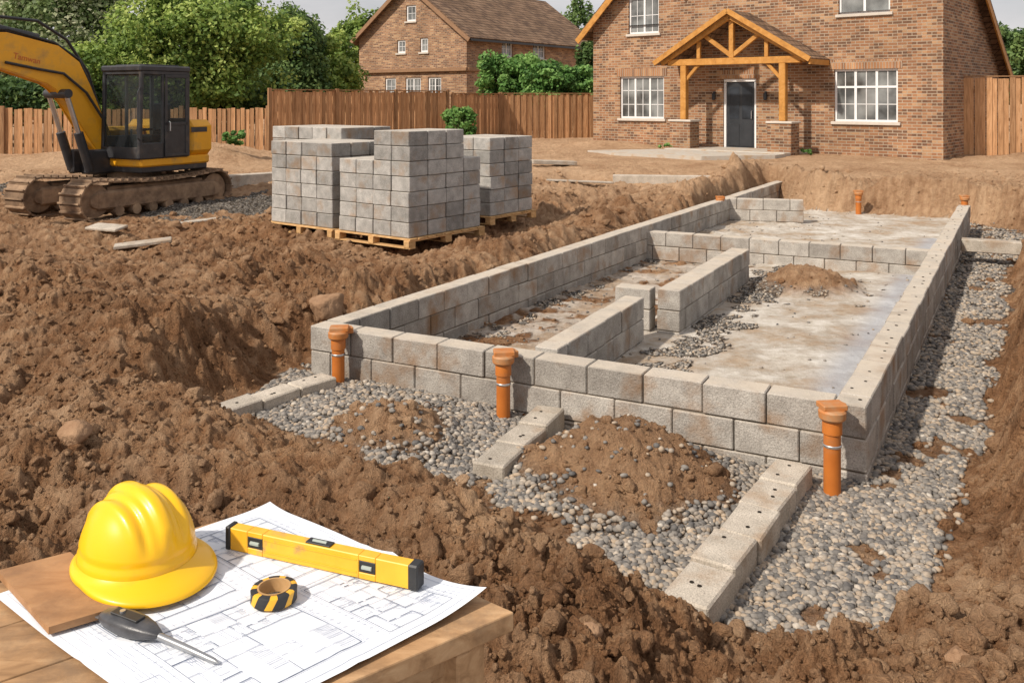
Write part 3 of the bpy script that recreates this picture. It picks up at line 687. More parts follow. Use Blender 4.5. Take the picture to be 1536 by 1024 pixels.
def plate(mb,pts,y0,y1):
    L=[];Rr=[]
    for i,(x_,z_,r_) in enumerate(pts):
        a=pts[max(0,i-1)];c=pts[min(len(pts)-1,i+1)];t=Vector((c[0]-a[0],0,c[1]-a[1])).normalized();nn=Vector((-t.z,0,t.x))
        L.append((x_+nn.x*r_,z_+nn.z*r_));Rr.append((x_-nn.x*r_*.85,z_-nn.z*r_*.85))
    n=len(pts);vs=[]
    for y_ in(y0,y1):
        vs+=[(a,y_,c) for a,c in L]+[(a,y_,c) for a,c in Rr]
    fs=[]
    for i in range(n-1):
        for o_ in(0,2*n):fs.append((o_+i,o_+i+1,o_+n+i+1,o_+n+i))
        fs.append((i,i+1,2*n+i+1,2*n+i));fs.append((n+i,n+i+1,3*n+i+1,3*n+i))
    fs.append((0,n,3*n,2*n));fs.append((n-1,2*n-1,4*n-1,3*n-1))
    mb.add(vs,fs)
mb=MB();plate(mb,bp,by-.14,by+.14)
boom=mb.build('boom',M['yellow'],ex)
for q in((.10,.128),(-.128,-.10)):
    mb=MB();plate(mb,[(x_,z_,r_+.02) for x_,z_,r_ in bp],by+q[0],by+q[1]);mb.build('boom_flange',M['yellow'],boom)
for q in(.0,.05,.10):
    MB().tube([(x_-r_*.75-.04,by+q-.04,z_+r_*.8+.03) if x_<1.5 else (x_-.10,by+q-.04,z_+(r_+.06+.03*math.sin(i*.8+q*30))) for i,(x_,z_,r_) in enumerate(bp)],.026,8).build('hose',M['rubber'],boom)
MB().tube([(.6,by+.2,1.1),(.72,by+.24,1.7),(1.05,by+.2,2.2),(1.5,by+.18,2.55),(2.0,by+.17,2.62),(2.6,by+.17,2.72)],.026,8).build('hose',M['rubber'],boom)
MB().tube([(.55,by-.2,1.0),(.42,by-.2,1.7),(.75,by-.17,2.6),(1.25,by-.1,3.2),(1.9,by,3.5),(2.6,by,3.52),(3.1,by,3.35)],.03,8).build('hose',M['rubber'],boom)
for sy in(-.26,.26):
    MB().tube([(1.02,by+sy,.74),(1.26,by+sy,1.45)],.085,14).build('hydraulic_cylinder',M['black'],boom)
    MB().tube([(1.24,by+sy,1.40),(1.50,by+sy,2.16)],.045,12).build('piston_rod',M['steel'],boom)
MB().tube([(1.50,by-.32,2.18),(1.50,by+.32,2.18)],.085,16).build('pivot_pin',M['black'],boom);MB().tube([(.55,by-.22,1.02),(.55,by+.22,1.02)],.09,16).build('pivot_pin',M['black'],boom)
b=MB().bb(.45,1.08,by-.31,by-.16,.66,1.12,.05);b.bb(.45,1.08,by+.16,by+.31,.66,1.12,.05);b.bb(.4,.9,by-.2,by+.2,.64,.84,.03);b.build('boom_bracket',M['black'],ex)
arm=MB();plate(arm,[(4.1,3.0,.12),(4.5,2.5,.2),(4.75,1.7,.15),(4.85,1.0,.1)],by-.11,by+.11);arm.build('arm',M['yellow'],ex)
bk=MB()
prof=[(4.75,.95),(5.1,.8),(5.15,.45),(4.95,.2),(4.6,.15),(4.45,.35)]
inner=[(4.8,.88),(5.03,.75),(5.08,.47),(4.92,.26),(4.62,.21),(4.5,.36)]
bk.prism(prof,by-.35,by-.32,lambda a,d,c:(a,d,c));bk.prism(prof,by+.32,by+.35,lambda a,d,c:(a,d,c));bk.prism(prof+inner[::-1],by-.32,by+.32,lambda a,d,c:(a,d,c));bk.build('bucket',M['muddy'],ex)
MB().tube([(1.9,by,3.20),(2.9,by,3.36)],.07,12).build('hydraulic_cylinder',M['black'],boom)
cu=bpy.data.curves.new('lettering','FONT');cu.body='Tamwan';cu.size=.15;cu.extrude=.002
to=bpy.data.objects.new('tmp',cu);C.objects.link(to);bpy.context.view_layer.update()
dg=bpy.context.evaluated_depsgraph_get();me=bpy.data.meshes.new_from_object(to.evaluated_get(dg));bpy.data.objects.remove(to)
me.materials.clear();me.materials.append(simple('lettering_red',(.58,.15,.03),rough=.6,bs=0))
lo=bpy.data.objects.new('lettering',me);C.objects.link(lo);lo.parent=boom;lo.rotation_euler=(math.pi/2,math.radians(10),math.pi);lo.location=(2.45,by+.145,2.80)
# ---------------------------------------------------------------- houses
def wall_face(mb,a0,a1,z0,z1,ops,d=0,rev=.13):
    xs=sorted(set([a0,a1]+[q for o_ in ops for q in o_[:2] if a0<q<a1]));zs=sorted(set([z0,z1]+[q for o_ in ops for q in o_[2:] if z0<q<z1]))
    for i in range(len(xs)-1):
        for j in range(len(zs)-1):
            mx,mz=(xs[i]+xs[i+1])/2,(zs[j]+zs[j+1])/2
            if any(o_[0]<mx<o_[1] and o_[2]<mz<o_[3] for o_ in ops):continue
            mb.add([(xs[i],d,zs[j]),(xs[i+1],d,zs[j]),(xs[i+1],d,zs[j+1]),(xs[i],d,zs[j+1])],[(0,1,2,3)],.5)
    for (x0,x1,y0,y1) in ops:
        mb.add([(x0,d,y0),(x1,d,y0),(x1,d,y1),(x0,d,y1),(x0,d+rev,y0),(x1,d+rev,y0),(x1,d+rev,y1),(x0,d+rev,y1)],[(0,1,5,4),(1,2,6,5),(2,3,7,6),(3,0,4,7)],.5)
SD=lambda a,d,z:(d,a,z)
def window(par,x0,x1,z0,z1,cols,rows,xf=None,d=0,sill=True,transom=None,lint=True,fw=.06,pm='pane'):
    mb=MB(xf);y0,y1=d+.07,d+.125
    mb.bb(x0,x1,y0,y1,z0,z0+fw);mb.bb(x0,x1,y0,y1,z1-fw,z1);mb.bb(x0,x0+fw,y0,y1,z0+fw,z1-fw);mb.bb(x1-fw,x1,y0,y1,z0+fw,z1-fw)
    cw=(x1-x0)/cols
    for c in range(1,cols):mb.bb(x0+c*cw-.035,x0+c*cw+.035,y0+.004,y1-.004,z0+fw,z1-fw)
    tz=z0+(z1-z0)*.66
    if transom:mb.bb(x0+fw,x1-fw,y0+.008,y1-.008,tz-.03,tz+.03)
    for c in range(cols):
        for k in range(1,rows):
            zz=z0+(z1-z0)*k/rows;mb.bb(x0+c*cw+.03,x0+(c+1)*cw-.03,y0+.02,y1-.02,zz-.010,zz+.010)
        if rows>1:mb.bb(x0+(c+.5)*cw-.010,x0+(c+.5)*cw+.010,y0+.02,y1-.02,z0+fw,z1-fw)
    w=mb.build('window',M['white'],par)
    MB(xf).bb(x0+.01,x1-.01,y0+.03,y0+.034,z0+.01,z1-.01).build('pane',M[pm],w,0)
    if sill:MB(xf).bb(x0-.08,x1+.08,d-.07,d+.12,z0-.09,z0-.002,.01).build('sill',M['stone'],w)
    if lint:MB(xf).bb(x0-.12,x1+.12,d-.012,d+.02,z1+.002,z1+.27).build('lintel',M['lintel'],w)
    return w
ha=math.atan2(-.646,.763)
h1=thing('brick_house','mixed brown brick house with a timber gabled porch and black door','house',(2.89,32.0,.80),ha)
opsF=[(1.13,2.88,.97,2.40),(8.61,10.41,.98,2.50),(5.05,6.17,-.05,2.27),(1.48,2.68,3.86,5.1),(8.74,10.2,4.1,5.3)]
mb=MB();wall_face(mb,0,11.6,-.5,4.16,[o_ for o_ in opsF if o_[3]<4.16]+[(a,b,c,4.16) for a,b,c,e in opsF if c>3 and c<4.16])
wall_face(mb,1.44,11.6,4.16,5.6,[(a,b,4.16,e) for a,b,c,e in opsF if c>3 and c<4.16])
mb.add([(0,0,4.16),(1.44,0,4.16),(1.44,0,5.6)],[(0,1,2)],.5);mb.add([(1.44,0,5.6),(3.4,0,5.6),(2.42,0,6.58)],[(0,1,2)],.5)
mb.add([(11.6,0,-.5),(11.6,6.5,-.5),(11.6,6.5,2.56),(11.6,1.08,6.36),(11.6,0,5.6)],[(0,1,2,3,4)],.5)
mb.add([(0,0,-.5),(0,6.5,-.5),(0,6.5,2.56),(0,3,5.0),(0,0,4.16)],[(0,1,2,3,4)],.5)
mb.add([(0,6.5,-.5),(11.6,6.5,-.5),(11.6,6.5,2.56),(0,6.5,2.56)],[(0,1,2,3)],.5)
mb.build('wall',M['brick'],h1,0)
window(h1,1.13,2.88,.97,2.40,3,3,transom=False)
window(h1,8.61,10.41,.98,2.50,3,3,transom=True)
window(h1,1.48,2.68,3.86,5.1,2,2);window(h1,8.74,10.2,4.1,5.3,2,1)
def slope(mb,p,q,r,s_,th=.12):
    a=[Vector(x_) for x_ in(p,q,r,s_)];nn=(a[1]-a[0]).cross(a[3]-a[0]).normalized()
    if nn.z<0:nn=-nn
    vs=a+[x_+nn*th for x_ in a];mb.add(vs,[(0,1,2,3),(4,7,6,5),(0,4,5,1),(1,5,6,2),(2,6,7,3),(3,7,4,0)],.5)
mb=MB()
slope(mb,(-.42,-.35,3.74),(2.42,-.35,6.58),(2.42,3.5,6.58),(-.42,3.5,3.74));slope(mb,(2.42,-.35,6.58),(3.75,-.35,5.25),(3.75,1,5.25),(2.42,3,6.58))
slope(mb,(3.6,-.4,5.32),(11.95,-.4,5.32),(11.95,1.08,6.37),(3.6,1.08,6.37));slope(mb,(0,6.95,2.24),(11.95,6.95,2.24),(11.95,1.08,6.37),(0,1.08,6.37))
mb.build('roof',M['roof'],h1,0)
for p0,p1 in(((-.45,-.37,3.66),(2.42,-.37,6.53)),((2.42,-.37,6.53),(3.7,-.37,5.25)),((11.93,-.45,5.2),(11.93,1.08,6.28)),((11.93,1.08,6.28),(11.93,7.0,2.12))):
    MB().bar(p0,p1,.05,.2).build('bargeboard',M['timber'],h1)
MB().bb(11.6,11.9,6.5,6.95,2.1,2.2).build('soffit',M['soffit'],h1)
mb=MB()
for a in((5.05,5.13,0,2.165),(6.09,6.17,0,2.165),(5.05,6.17,2.17,2.27)):mb.bb(a[0],a[1],.04,.16,a[2]+.005,a[3],.01)
mb.build('door_frame',M['white'],h1)
mb=MB();mb.bb(5.14,6.08,.09,.14,.03,2.16)
for (a,b_,c,e) in((5.22,5.56,.15,.85),(5.66,6.0,.15,.85)):mb.bb(a,b_,.075,.095,c,e,.01)
dr=mb.build('door',M['door'],h1)
for a in(5.22,5.66):MB().bb(a,a+.34,.083,.088,1.0,2.02).build('door_pane',M['panedark'],dr,0)
MB().tube([(5.99,.08,1.0),(5.99,.04,1.02),(5.99,.04,1.25),(5.99,.08,1.27)],.015).build('handle',M['steel'],dr)
for a in(4.75,6.5):
    b=MB().bb(a-.05,a+.05,-.12,-.02,1.6,1.82,.02);b.bb(a-.03,a+.03,-.06,0.0,1.79,1.87);b.build('wall_lamp',M['door'],h1)
MB().bb(4.93,6.29,-.014,.01,2.275,2.55).build('lintel',M['lintel'],h1)
pd=-1.15
for a in(4.3,7.55):
    b=MB();b.bb(a-.36,a+.36,pd-.3,pd+.3,-.4,.92,.01);p_=b.build('porch_pier',M['brick'],h1,0)
    MB().bb(a-.4,a+.4,pd-.34,pd+.34,.922,.99,.015).build('pier_cap',M['stone'],p_)
    MB().bb(a-.1,a+.1,pd-.1,pd+.1,.99,2.68,.015).build('porch_post',M['timber'],h1)
pk=4.15
b=MB()
b.bb(3.75,8.1,pd-.1,pd+.1,2.68,2.88,.01)
b.bar((3.55,pd-.14,2.78),(5.925,pd-.14,pk),.1,.2,.01);b.bar((5.925,pd-.14,pk),(8.3,pd-.14,2.78),.1,.2,.01)
b.bb(5.85,6.0,pd-.07,pd+.07,2.88,pk-.12,.01)
b.bar((5.9,pd,2.95),(5.0,pd,3.6),.1,.13,.01);b.bar((5.95,pd,2.95),(6.85,pd,3.6),.1,.13,.01)
b.bb(4.75,4.87,pd-.05,pd+.05,2.88,3.42,.01);b.bb(6.98,7.10,pd-.05,pd+.05,2.88,3.42,.01)
for a in(4.3,7.55):
    b.bb(a-.08,a+.08,pd+.1,0,2.7,2.86,.01);s_=1 if a<5 else -1;b.bar((a+s_*.08,pd,2.25),(a+s_*.5,pd,2.7),.08,.1,.01)
b.build('porch_frame',M['timber'],h1)
b=MB();slope(b,(3.42,pd-.3,2.72),(5.925,pd-.3,pk+.08),(5.925,0,pk+.08),(3.42,0,2.72),.1);slope(b,(8.43,pd-.3,2.72),(5.925,pd-.3,pk+.08),(5.925,0,pk+.08),(8.43,0,2.72),.1);b.build('porch_roof',M['roof'],h1,0)
for p0,p1 in(((3.38,pd-.33,2.76),(5.925,pd-.33,pk+.14)),((5.925,pd-.33,pk+.14),(8.47,pd-.33,2.76)),((8.45,pd-.3,2.7),(8.45,0,2.7))):
    MB().bar(p0,p1,.05,.15).build('porch_bargeboard',M['timber'],h1)
b=MB();b.bb(4.0,7.9,pd-.75,-.02,-.2,.11,.02);b.build('doorstep',M['slab'],h1)
def HW(a,b_):return (2.89+.763*a+.646*b_,32.0-.646*a+.763*b_)
p=MB();w3=[HW(a,b_) for a,b_ in((3.9,-1.95),(7.95,-1.95),(7.95,-2.6),(6.6,-4.3),(4.0,-4.6),(2.6,-4.0))]
p.add([(x_,y_,.885) for x_,y_ in w3]+[(x_,y_,.5) for x_,y_ in w3],[tuple(range(6)),tuple(range(11,5,-1))]+[(i,(i+1)%6,(i+1)%6+6,i+6) for i in range(6)])
o=p.build('path',M['slab'],smooth=0);tag(o,'pale concrete path leading to the porch','path',kind='structure')
# house 2
h2=thing('brick_house','brown brick house with tiled roof behind the fence','house',(-2.27,45,.75),math.atan2(.8,.6))
GW,LW,EZ,RZ=7.7,12.0,4.95,7.75
mb=MB();opsL=[(2.9,3.85,3.9,4.75),(5.7,6.9,3.9,4.75)];wall_face(mb,0,LW,-.3,EZ,opsL)
mb2=MB(SD);opsG=[(4.2,4.8,4.1,4.8),(2.6,3.15,4.1,4.85),(3.45,4.15,5.75,6.6),(4.9,5.7,1.9,2.8),(3.1,4.2,1.9,2.8),(1.7,2.6,1.9,2.8)]
wall_face(mb2,0,GW,-.3,EZ,[o_ for o_ in opsG if o_[3]<EZ])
def tri_wall(mb,ops):
    a,b_,c,e=ops;hf=GW/2;sl_=(RZ-EZ)/hf
    def w(z):t=(z-EZ)/sl_;return t,GW-t
    l0,r0=w(EZ);l1,r1=w(c);l2,r2=w(e)
    mb.add([(l0,0,EZ),(r0,0,EZ),(r1,0,c),(l1,0,c)],[(0,1,2,3)],.5)
    mb.add([(l1,0,c),(a,0,c),(a,0,e),(l2,0,e)],[(0,1,2,3)],.5);mb.add([(b_,0,c),(r1,0,c),(r2,0,e),(b_,0,e)],[(0,1,2,3)],.5)
    mb.add([(l2,0,e),(r2,0,e),(hf,0,RZ)],[(0,1,2)],.5)
    mb.add([(a,0,c),(b_,0,c),(b_,0,e),(a,0,e),(a,.13,c),(b_,.13,c),(b_,.13,e),(a,.13,e)],[(0,1,5,4),(1,2,6,5),(2,3,7,6),(3,0,4,7)],.5)
tri_wall(mb2,opsG[2])
n=len(mb.v);mb.v+=mb2.v;mb.f+=[tuple(i+n for i in f) for f in mb2.f];mb.c+=mb2.c
mb.add([(LW,0,-.3),(LW,GW,-.3),(LW,GW,EZ),(LW,GW/2,RZ),(LW,0,EZ)],[(0,1,2,3,4)],.5);mb.add([(0,GW,-.3),(LW,GW,-.3),(LW,GW,EZ),(0,GW,EZ)],[(0,1,2,3)],.5)
mb.build('wall',M['brick2'],h2,0)
for a,b_,c,e in opsL:window(h2,a,b_,c,e,2,2,lint=False,fw=.09)
for a,b_,c,e in opsG:window(h2,a,b_,c,e,1 if b_-a<.85 else 2,2,xf=SD,lint=False,fw=.09)
mb=MB();slope(mb,(-.35,-.45,EZ-.33),(LW+.35,-.45,EZ-.33),(LW+.35,GW/2,RZ),(-.35,GW/2,RZ),.14);slope(mb,(-.35,GW+.45,EZ-.33),(LW+.35,GW+.45,EZ-.33),(LW+.35,GW/2,RZ),(-.35,GW/2,RZ),.14)
mb.build('roof',M['roof'],h2,0)
for y_ in(-.47,GW+.47):MB().bar((-.38,y_,EZ-.36),(-.38,GW/2,RZ-.02),.05,.2).build('bargeboard',M['soffit'],h2)
MB().bb(-.18,0,-.1,GW+.3,3.08,3.25,.01).build('string_course',M['soffit'],h2);MB().bb(.0,LW*.3,-.16,0,3.08,3.25,.01).build('string_course',M['soffit'],h2)
MB().bar((-.3,-.5,EZ-.34),(LW+.3,-.5,EZ-.34),.12,.1).build('gutter',M['door'],h2)
# ---------------------------------------------------------------- fences
def fence(pts,zb,zt,label,bwid=.13,gap=.0,rails=(.25,.85),name='wooden_fence',posth=.06,step=2.4):
    r=thing(name,label,'fence',(pts[0][0],pts[0][1],0));ox,oy=pts[0][0],pts[0][1]
    mb=MB();rl=[]
    for (x0,y0),(x1,y1) in zip(pts[:-1],pts[1:]):
        L=math.hypot(x1-x0,y1-y0);d=((x1-x0)/L,(y1-y0)/L);yaw=math.atan2(d[1],d[0]);n=int(L/(bwid+gap))
        for i in range(n):
            s=(i+.5)*L/n;x_,y_=x0+d[0]*s-ox,y0+d[1]*s-oy;t=zt+random.uniform(-.035,.035)
            off=.03*(i%2)
            mb.box((x_+random.uniform(-.006,.006),y_-off,(zb+t)/2),(bwid/2*.95,.011,(t-zb)/2),yaw+random.uniform(-.05,.05))
        nx_,ny_=-d[1]*.05,d[0]*.05
        for q in rails:
            z_=zb+(zt-zb)*q;rl.append(((x0-ox+nx_,y0-oy+ny_,z_),(x1-ox+nx_,y1-oy+ny_,z_),.05,.09))
        if gap==0: rl.append(((x0-ox,y0-oy-.01,zt+.04),(x1-ox,y1-oy-.01,zt+.04),.09,.035))
        k=max(1,int(L/step))
        for i in range(k+1):
            s=L*i/k;MB().box((x0+d[0]*s-ox,y0+d[1]*s-oy-.07,(zb+zt+posth)/2),(.06,.035,(zt-zb+posth+.05)/2),yaw,.006).build('post',M['post'],r)
    mb.build('board_panel',M['fence'],r,0)
    for q in rl:MB().bar(*q).build('rail',M['post'],r,0)
    return r
fence([(-19.5,25.5),(-14.8,26.2),(-7.3,27)],.35,2.15,'long fence of narrow brown slats behind the excavator',bwid=.12,gap=.016)
fence([(-7.25,27),(-2.35,33)],.5,2.68,'tall close-boarded brown fence in front of the far brick house')
fence([(-2.2,33.2),(-.5,36)],.6,2.60,'narrow close-boarded fence section between the two longer runs')
fence([(-.45,36.1),(3.5,37.2)],.7,2.62,'close-boarded brown fence meeting the left side of the porch house')
fence([(12.95,26.2),(19.5,24.3)],.65,3.05,'tall close-boarded brown fence at the right of the porch house',bwid=.15,rails=(.2,.5,.85))
# ---------------------------------------------------------------- vegetation
def tree(px,pt,pb,wpx,Yd,mat,name,label,group=None,zb=.7,leaf=.17,ncl=110,nl=110,pointy=0,trunk=True,depth=None,cat='tree'):
    X_=(px-768)*Yd/F;zt=H+(HZ-pt)*Yd/F;zbm=H+(HZ-pb)*Yd/F;rx=wpx/2*Yd/F;rzz=(zt-zbm)/2;cz=(zt+zbm)/2;ry=depth or rx*.8
    r=thing(name,label,cat,(X_,Yd,zb),0,group)
    cz-=zb
    u=rng.normal(size=(ncl,3));u/=np.linalg.norm(u,axis=1)[:,None];rad=rng.uniform(.3,1.0,ncl)**.5
    c=u*rad[:,None]
    if pointy:
        k=1-(c[:,2]*.5+.5)*pointy;c[:,0]*=k;c[:,1]*=k
    cr=rng.uniform(.12,.30,ncl)
    lump=1+.20*np.sin(c[:,0]*5+px)+.16*np.sin(c[:,2]*7+px*.3)
    c=c*lump[:,None]*.9
    idx=np.repeat(np.arange(ncl),nl);n=len(idx)
    v=rng.normal(size=(n,3));v/=np.linalg.norm(v,axis=1)[:,None];v*=rng.uniform(.3,1.1,n)[:,None]**.6
    pos=(c[idx]+v*cr[idx][:,None])*np.array([rx,ry,rzz]);pos[:,2]+=cz
    nrm=v+rng.normal(size=(n,3))*.7+np.array([0,-.2,.5]);nrm/=np.linalg.norm(nrm,axis=1)[:,None]
    t=np.cross(nrm,rng.normal(size=(n,3)));t/=np.linalg.norm(t,axis=1)[:,None];b=np.cross(nrm,t)
    s=rng.uniform(.6,1.3,n)[:,None]*leaf
    V4=np.stack([pos-t*s*.5,pos+b*s*.33,pos+t*s*.5,pos-b*s*.33],1).reshape(-1,3)
    Fq=np.arange(n*4).reshape(n,4)
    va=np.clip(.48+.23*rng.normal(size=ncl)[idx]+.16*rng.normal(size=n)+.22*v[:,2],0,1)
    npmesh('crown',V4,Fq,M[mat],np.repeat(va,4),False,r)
    if trunk:
        tb=MB();hgt=cz+rzz*.3
        tb.tube([(0,0,-.3),(.05,0,hgt*.35),(-.05,.05,hgt*.7),(.04,0,hgt)],[.03*hgt+.04,.025*hgt+.03,.016*hgt+.02,.02],8)
        for k in range(7):
            a=random.uniform(0,6.28);z_=hgt*random.uniform(.35,.8);q=random.uniform(.4,.8)
            tb.tube([(0,0,z_),(rx*q*.5*math.cos(a),ry*q*.5*math.sin(a),z_+rzz*.25),(rx*q*math.cos(a),ry*q*math.sin(a),z_+rzz*.45)],[.012*hgt+.01,.008*hgt+.008,.008],6)
        tb.build('trunk',M['bark'],r)
    return r
tr='trees beyond the fence'
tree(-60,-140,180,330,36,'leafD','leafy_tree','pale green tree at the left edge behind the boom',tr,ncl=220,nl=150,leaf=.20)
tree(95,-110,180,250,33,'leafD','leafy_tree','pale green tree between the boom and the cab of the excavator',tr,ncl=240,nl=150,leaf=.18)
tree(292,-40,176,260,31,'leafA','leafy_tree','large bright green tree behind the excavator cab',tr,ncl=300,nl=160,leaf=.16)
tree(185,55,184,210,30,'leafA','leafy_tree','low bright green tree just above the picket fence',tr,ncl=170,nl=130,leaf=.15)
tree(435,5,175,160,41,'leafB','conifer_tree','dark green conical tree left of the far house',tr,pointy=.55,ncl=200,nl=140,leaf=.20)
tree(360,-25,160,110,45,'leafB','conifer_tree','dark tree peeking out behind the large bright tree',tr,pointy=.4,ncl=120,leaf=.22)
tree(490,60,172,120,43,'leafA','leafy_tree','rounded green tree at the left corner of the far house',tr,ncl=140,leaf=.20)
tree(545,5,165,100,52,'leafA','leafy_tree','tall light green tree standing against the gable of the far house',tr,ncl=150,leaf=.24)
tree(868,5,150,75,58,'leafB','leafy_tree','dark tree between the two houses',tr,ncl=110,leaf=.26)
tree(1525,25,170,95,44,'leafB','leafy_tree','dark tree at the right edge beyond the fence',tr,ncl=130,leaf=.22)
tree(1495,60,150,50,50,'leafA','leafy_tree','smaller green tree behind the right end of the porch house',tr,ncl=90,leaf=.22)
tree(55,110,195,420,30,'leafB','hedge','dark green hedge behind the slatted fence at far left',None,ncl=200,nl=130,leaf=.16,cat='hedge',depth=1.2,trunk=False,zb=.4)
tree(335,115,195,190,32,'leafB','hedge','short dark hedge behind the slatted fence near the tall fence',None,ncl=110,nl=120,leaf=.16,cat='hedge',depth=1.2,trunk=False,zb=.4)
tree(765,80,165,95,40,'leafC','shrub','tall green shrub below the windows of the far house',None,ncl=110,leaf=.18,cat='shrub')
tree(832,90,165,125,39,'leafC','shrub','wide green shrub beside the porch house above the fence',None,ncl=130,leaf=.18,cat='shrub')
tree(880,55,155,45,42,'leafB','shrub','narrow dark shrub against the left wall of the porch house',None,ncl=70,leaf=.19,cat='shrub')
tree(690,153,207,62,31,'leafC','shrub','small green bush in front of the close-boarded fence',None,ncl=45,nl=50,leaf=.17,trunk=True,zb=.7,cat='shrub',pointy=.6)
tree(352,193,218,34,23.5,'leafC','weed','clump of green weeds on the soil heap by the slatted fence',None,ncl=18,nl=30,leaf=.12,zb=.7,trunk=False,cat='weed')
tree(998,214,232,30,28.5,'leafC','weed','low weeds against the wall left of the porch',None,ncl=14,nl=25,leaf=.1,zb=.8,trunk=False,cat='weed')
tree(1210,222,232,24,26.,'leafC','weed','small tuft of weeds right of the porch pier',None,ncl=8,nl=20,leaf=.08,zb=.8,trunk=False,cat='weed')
def slabthing(px,py,z,sx,sy,sz,yaw,label,tilt=(0,0),name='concrete_slab',mat='kerb',cat='slab',up=0.02,zfix=None):
    x_,y_,_=P(px,py,z);o=MB().box((0,0,sz/2),(sx/2,sy/2,sz/2),None,.01).build(name,M[mat],recenter=False)
    o.location=(x_,y_,zfix if zfix is not None else hz(x_,y_)+up);o.rotation_euler=(tilt[0],tilt[1],yaw);tag(o,label,cat);return o
slabthing(350,290,.38,2.3,.3,.30,.75,'long pale kerb lying on gravel right of the excavator',name='concrete_kerb',cat='kerb',up=-.03)
slabthing(215,368,.4,.75,.22,.05,.35,'broken pale slab lying on the soil in front of the excavator',(.05,-.08),up=.06)
slabthing(160,360,.4,.5,.3,.04,-.2,'small broken slab left of the longer one in front of the excavator',(.1,.04),up=.06)
slabthing(300,330,.38,1.2,.18,.06,1.1,'thin pale strip of concrete on the gravel by the tracks',(.02,.03))
slabthing(992,273,.46,2.3,.26,.22,-.13,'low pale concrete edging in the middle distance trench',name='concrete_kerb',cat='kerb',zfix=.40)
slabthing(1000,262,.5,2.6,.24,.24,-.12,'farther pale concrete edging behind the middle distance trench',name='concrete_kerb',cat='kerb',zfix=.44)
slabthing(830,262,.5,1.2,.3,.10,.3,'short pale slab right of the block stacks',(.0,.05))
slabthing(870,283,.45,1.5,.12,.04,-.1,'thin pale plank lying on the soil right of the block stacks',(.0,.03),up=.05)
# ---------------------------------------------------------------- table and tools
ZT=1.51
def PT(px,py,z=ZT):return P(px,py,z)
R0=Vector((.005,1.654));e1=Vector((-.79,.613)).normalized();e2=Vector((-.80,-.60)).normalized()
tb=thing('work_table','rough wooden work table holding the drawings and tools','table',(R0.x,R0.y,.45))
def loc(a,b_,z):q=R0+e1*a+e2*b_;return(q.x-R0.x,q.y-R0.y,z-.45)
mb=MB();npk=4;L1=.71;L2=1.45
for i in range(npk):
    b0=L1*i/npk+.0015;b1=L1*(i+1)/npk-.0015;z1=ZT-.002-random.uniform(0,.001)
    vs=[loc(b0,0,z1),loc(b1,0,z1),loc(b1,L2,z1),loc(b0,L2,z1)];vs+=[(a,b_,c-.036) for a,b_,c in vs]
    mb.add(vs,[(0,1,2,3),(7,6,5,4),(0,4,5,1),(1,5,6,2),(2,6,7,3),(3,7,4,0)])
tt=mb.build('tabletop',M['tabletop'],tb,0)
bv=tt.modifiers.new('bevel','BEVEL');bv.width=.003;bv.segments=2
mb=MB()
def bar2(m,a0,b0,a1,b1,z,w,h_):m.bar(loc(a0,b0,z),loc(a1,b1,z),w,h_,.003)
za=ZT-.064
bar2(mb,.05,.10,.66,.10,za,.03,.05);bar2(mb,.05,1.35,.66,1.35,za,.03,.05);bar2(mb,.05,.115,.05,1.33,za,.03,.05);bar2(mb,.66,.115,.66,1.33,za,.03,.05)
mb.build('apron',M['tabletop'],tb)
for a in(.045,.64):
    for b_ in(.085,1.30):
        x_,y_,_=loc(a,b_,0);MB().box((x_,y_,.50),(.036,.036,.52),.85,.004).build('leg',M['tabletop'],tb)
A=Vector(PT(405,760)[:2]);B=Vector(PT(730,903)[:2]);dAB=(B-A);LP=dAB.length;ea=dAB.normalized();eb=Vector((-.734,-.679)).normalized();LB=.565
ZP=ZT+.003
na,nb_=60,52;vs=[];fs=[]
def pz(s,t):
    z=.004*math.sin(s*7+t*3)**2+.0014*math.sin(s*19+1)*math.sin(t*17)+.0016
    z+=.0018*max(0,1-abs(s-LP*.5)/.02)+.0016*max(0,1-abs(t-LB*.5)/.02)
    c=max(0,1-math.hypot((LP-s),t)/.14);z+=.020*c*c
    c=max(0,1-math.hypot(s-LP*.62,t)/.10);z+=.014*c*c
    c=max(0,1-math.hypot(s,t)/.08);z+=.008*c*c
    return z
for i in range(na+1):
    for j in range(nb_+1):
        s,t=LP*i/na,LB*j/nb_;q=A+ea*s+eb*t;vs.append((q.x,q.y,ZP+pz(s,t)))
for i in range(na):
    for j in range(nb_):
        a=i*(nb_+1)+j;fs.append((a,a+1,a+nb_+2,a+nb_+1))
mb=MB();mb.add(vs,fs,.5);pp=mb.build('blueprint_sheet',M['paper']);tag(pp,'large white sheet of building plans spread over the table','drawing')
def lines(m,segs,w):
    for (s0,t0,s1,t1) in segs:
        L=math.hypot(s1-s0,t1-t0)
        if L<1e-4:continue
        k=max(1,int(L/.01));w_=w*rd.uniform(.6,1.3);nx_,ny_=-(t1-t0)/L*w_/2,(s1-s0)/L*w_/2;vs=[];fs=[]
        for i in range(k+1):
            s=s0+(s1-s0)*i/k;t=t0+(t1-t0)*i/k
            for sg in(-1,1):
                a,b_=s+sg*nx_,t+sg*ny_;q=A+ea*a+eb*b_;vs.append((q.x,q.y,ZP+pz(a,b_)+.0011))
        for i in range(k):fs.append((2*i,2*i+1,2*i+3,2*i+2))
        m.add(vs,fs,.5)
thin=[];thick=[];rd=random.Random(11)
thin+=[(.015,.015,LP-.015,.015),(.015,.015,.015,LB-.015),(LP-.015,.015,LP-.015,LB-.015),(.015,LB-.015,LP-.015,LB-.015)]
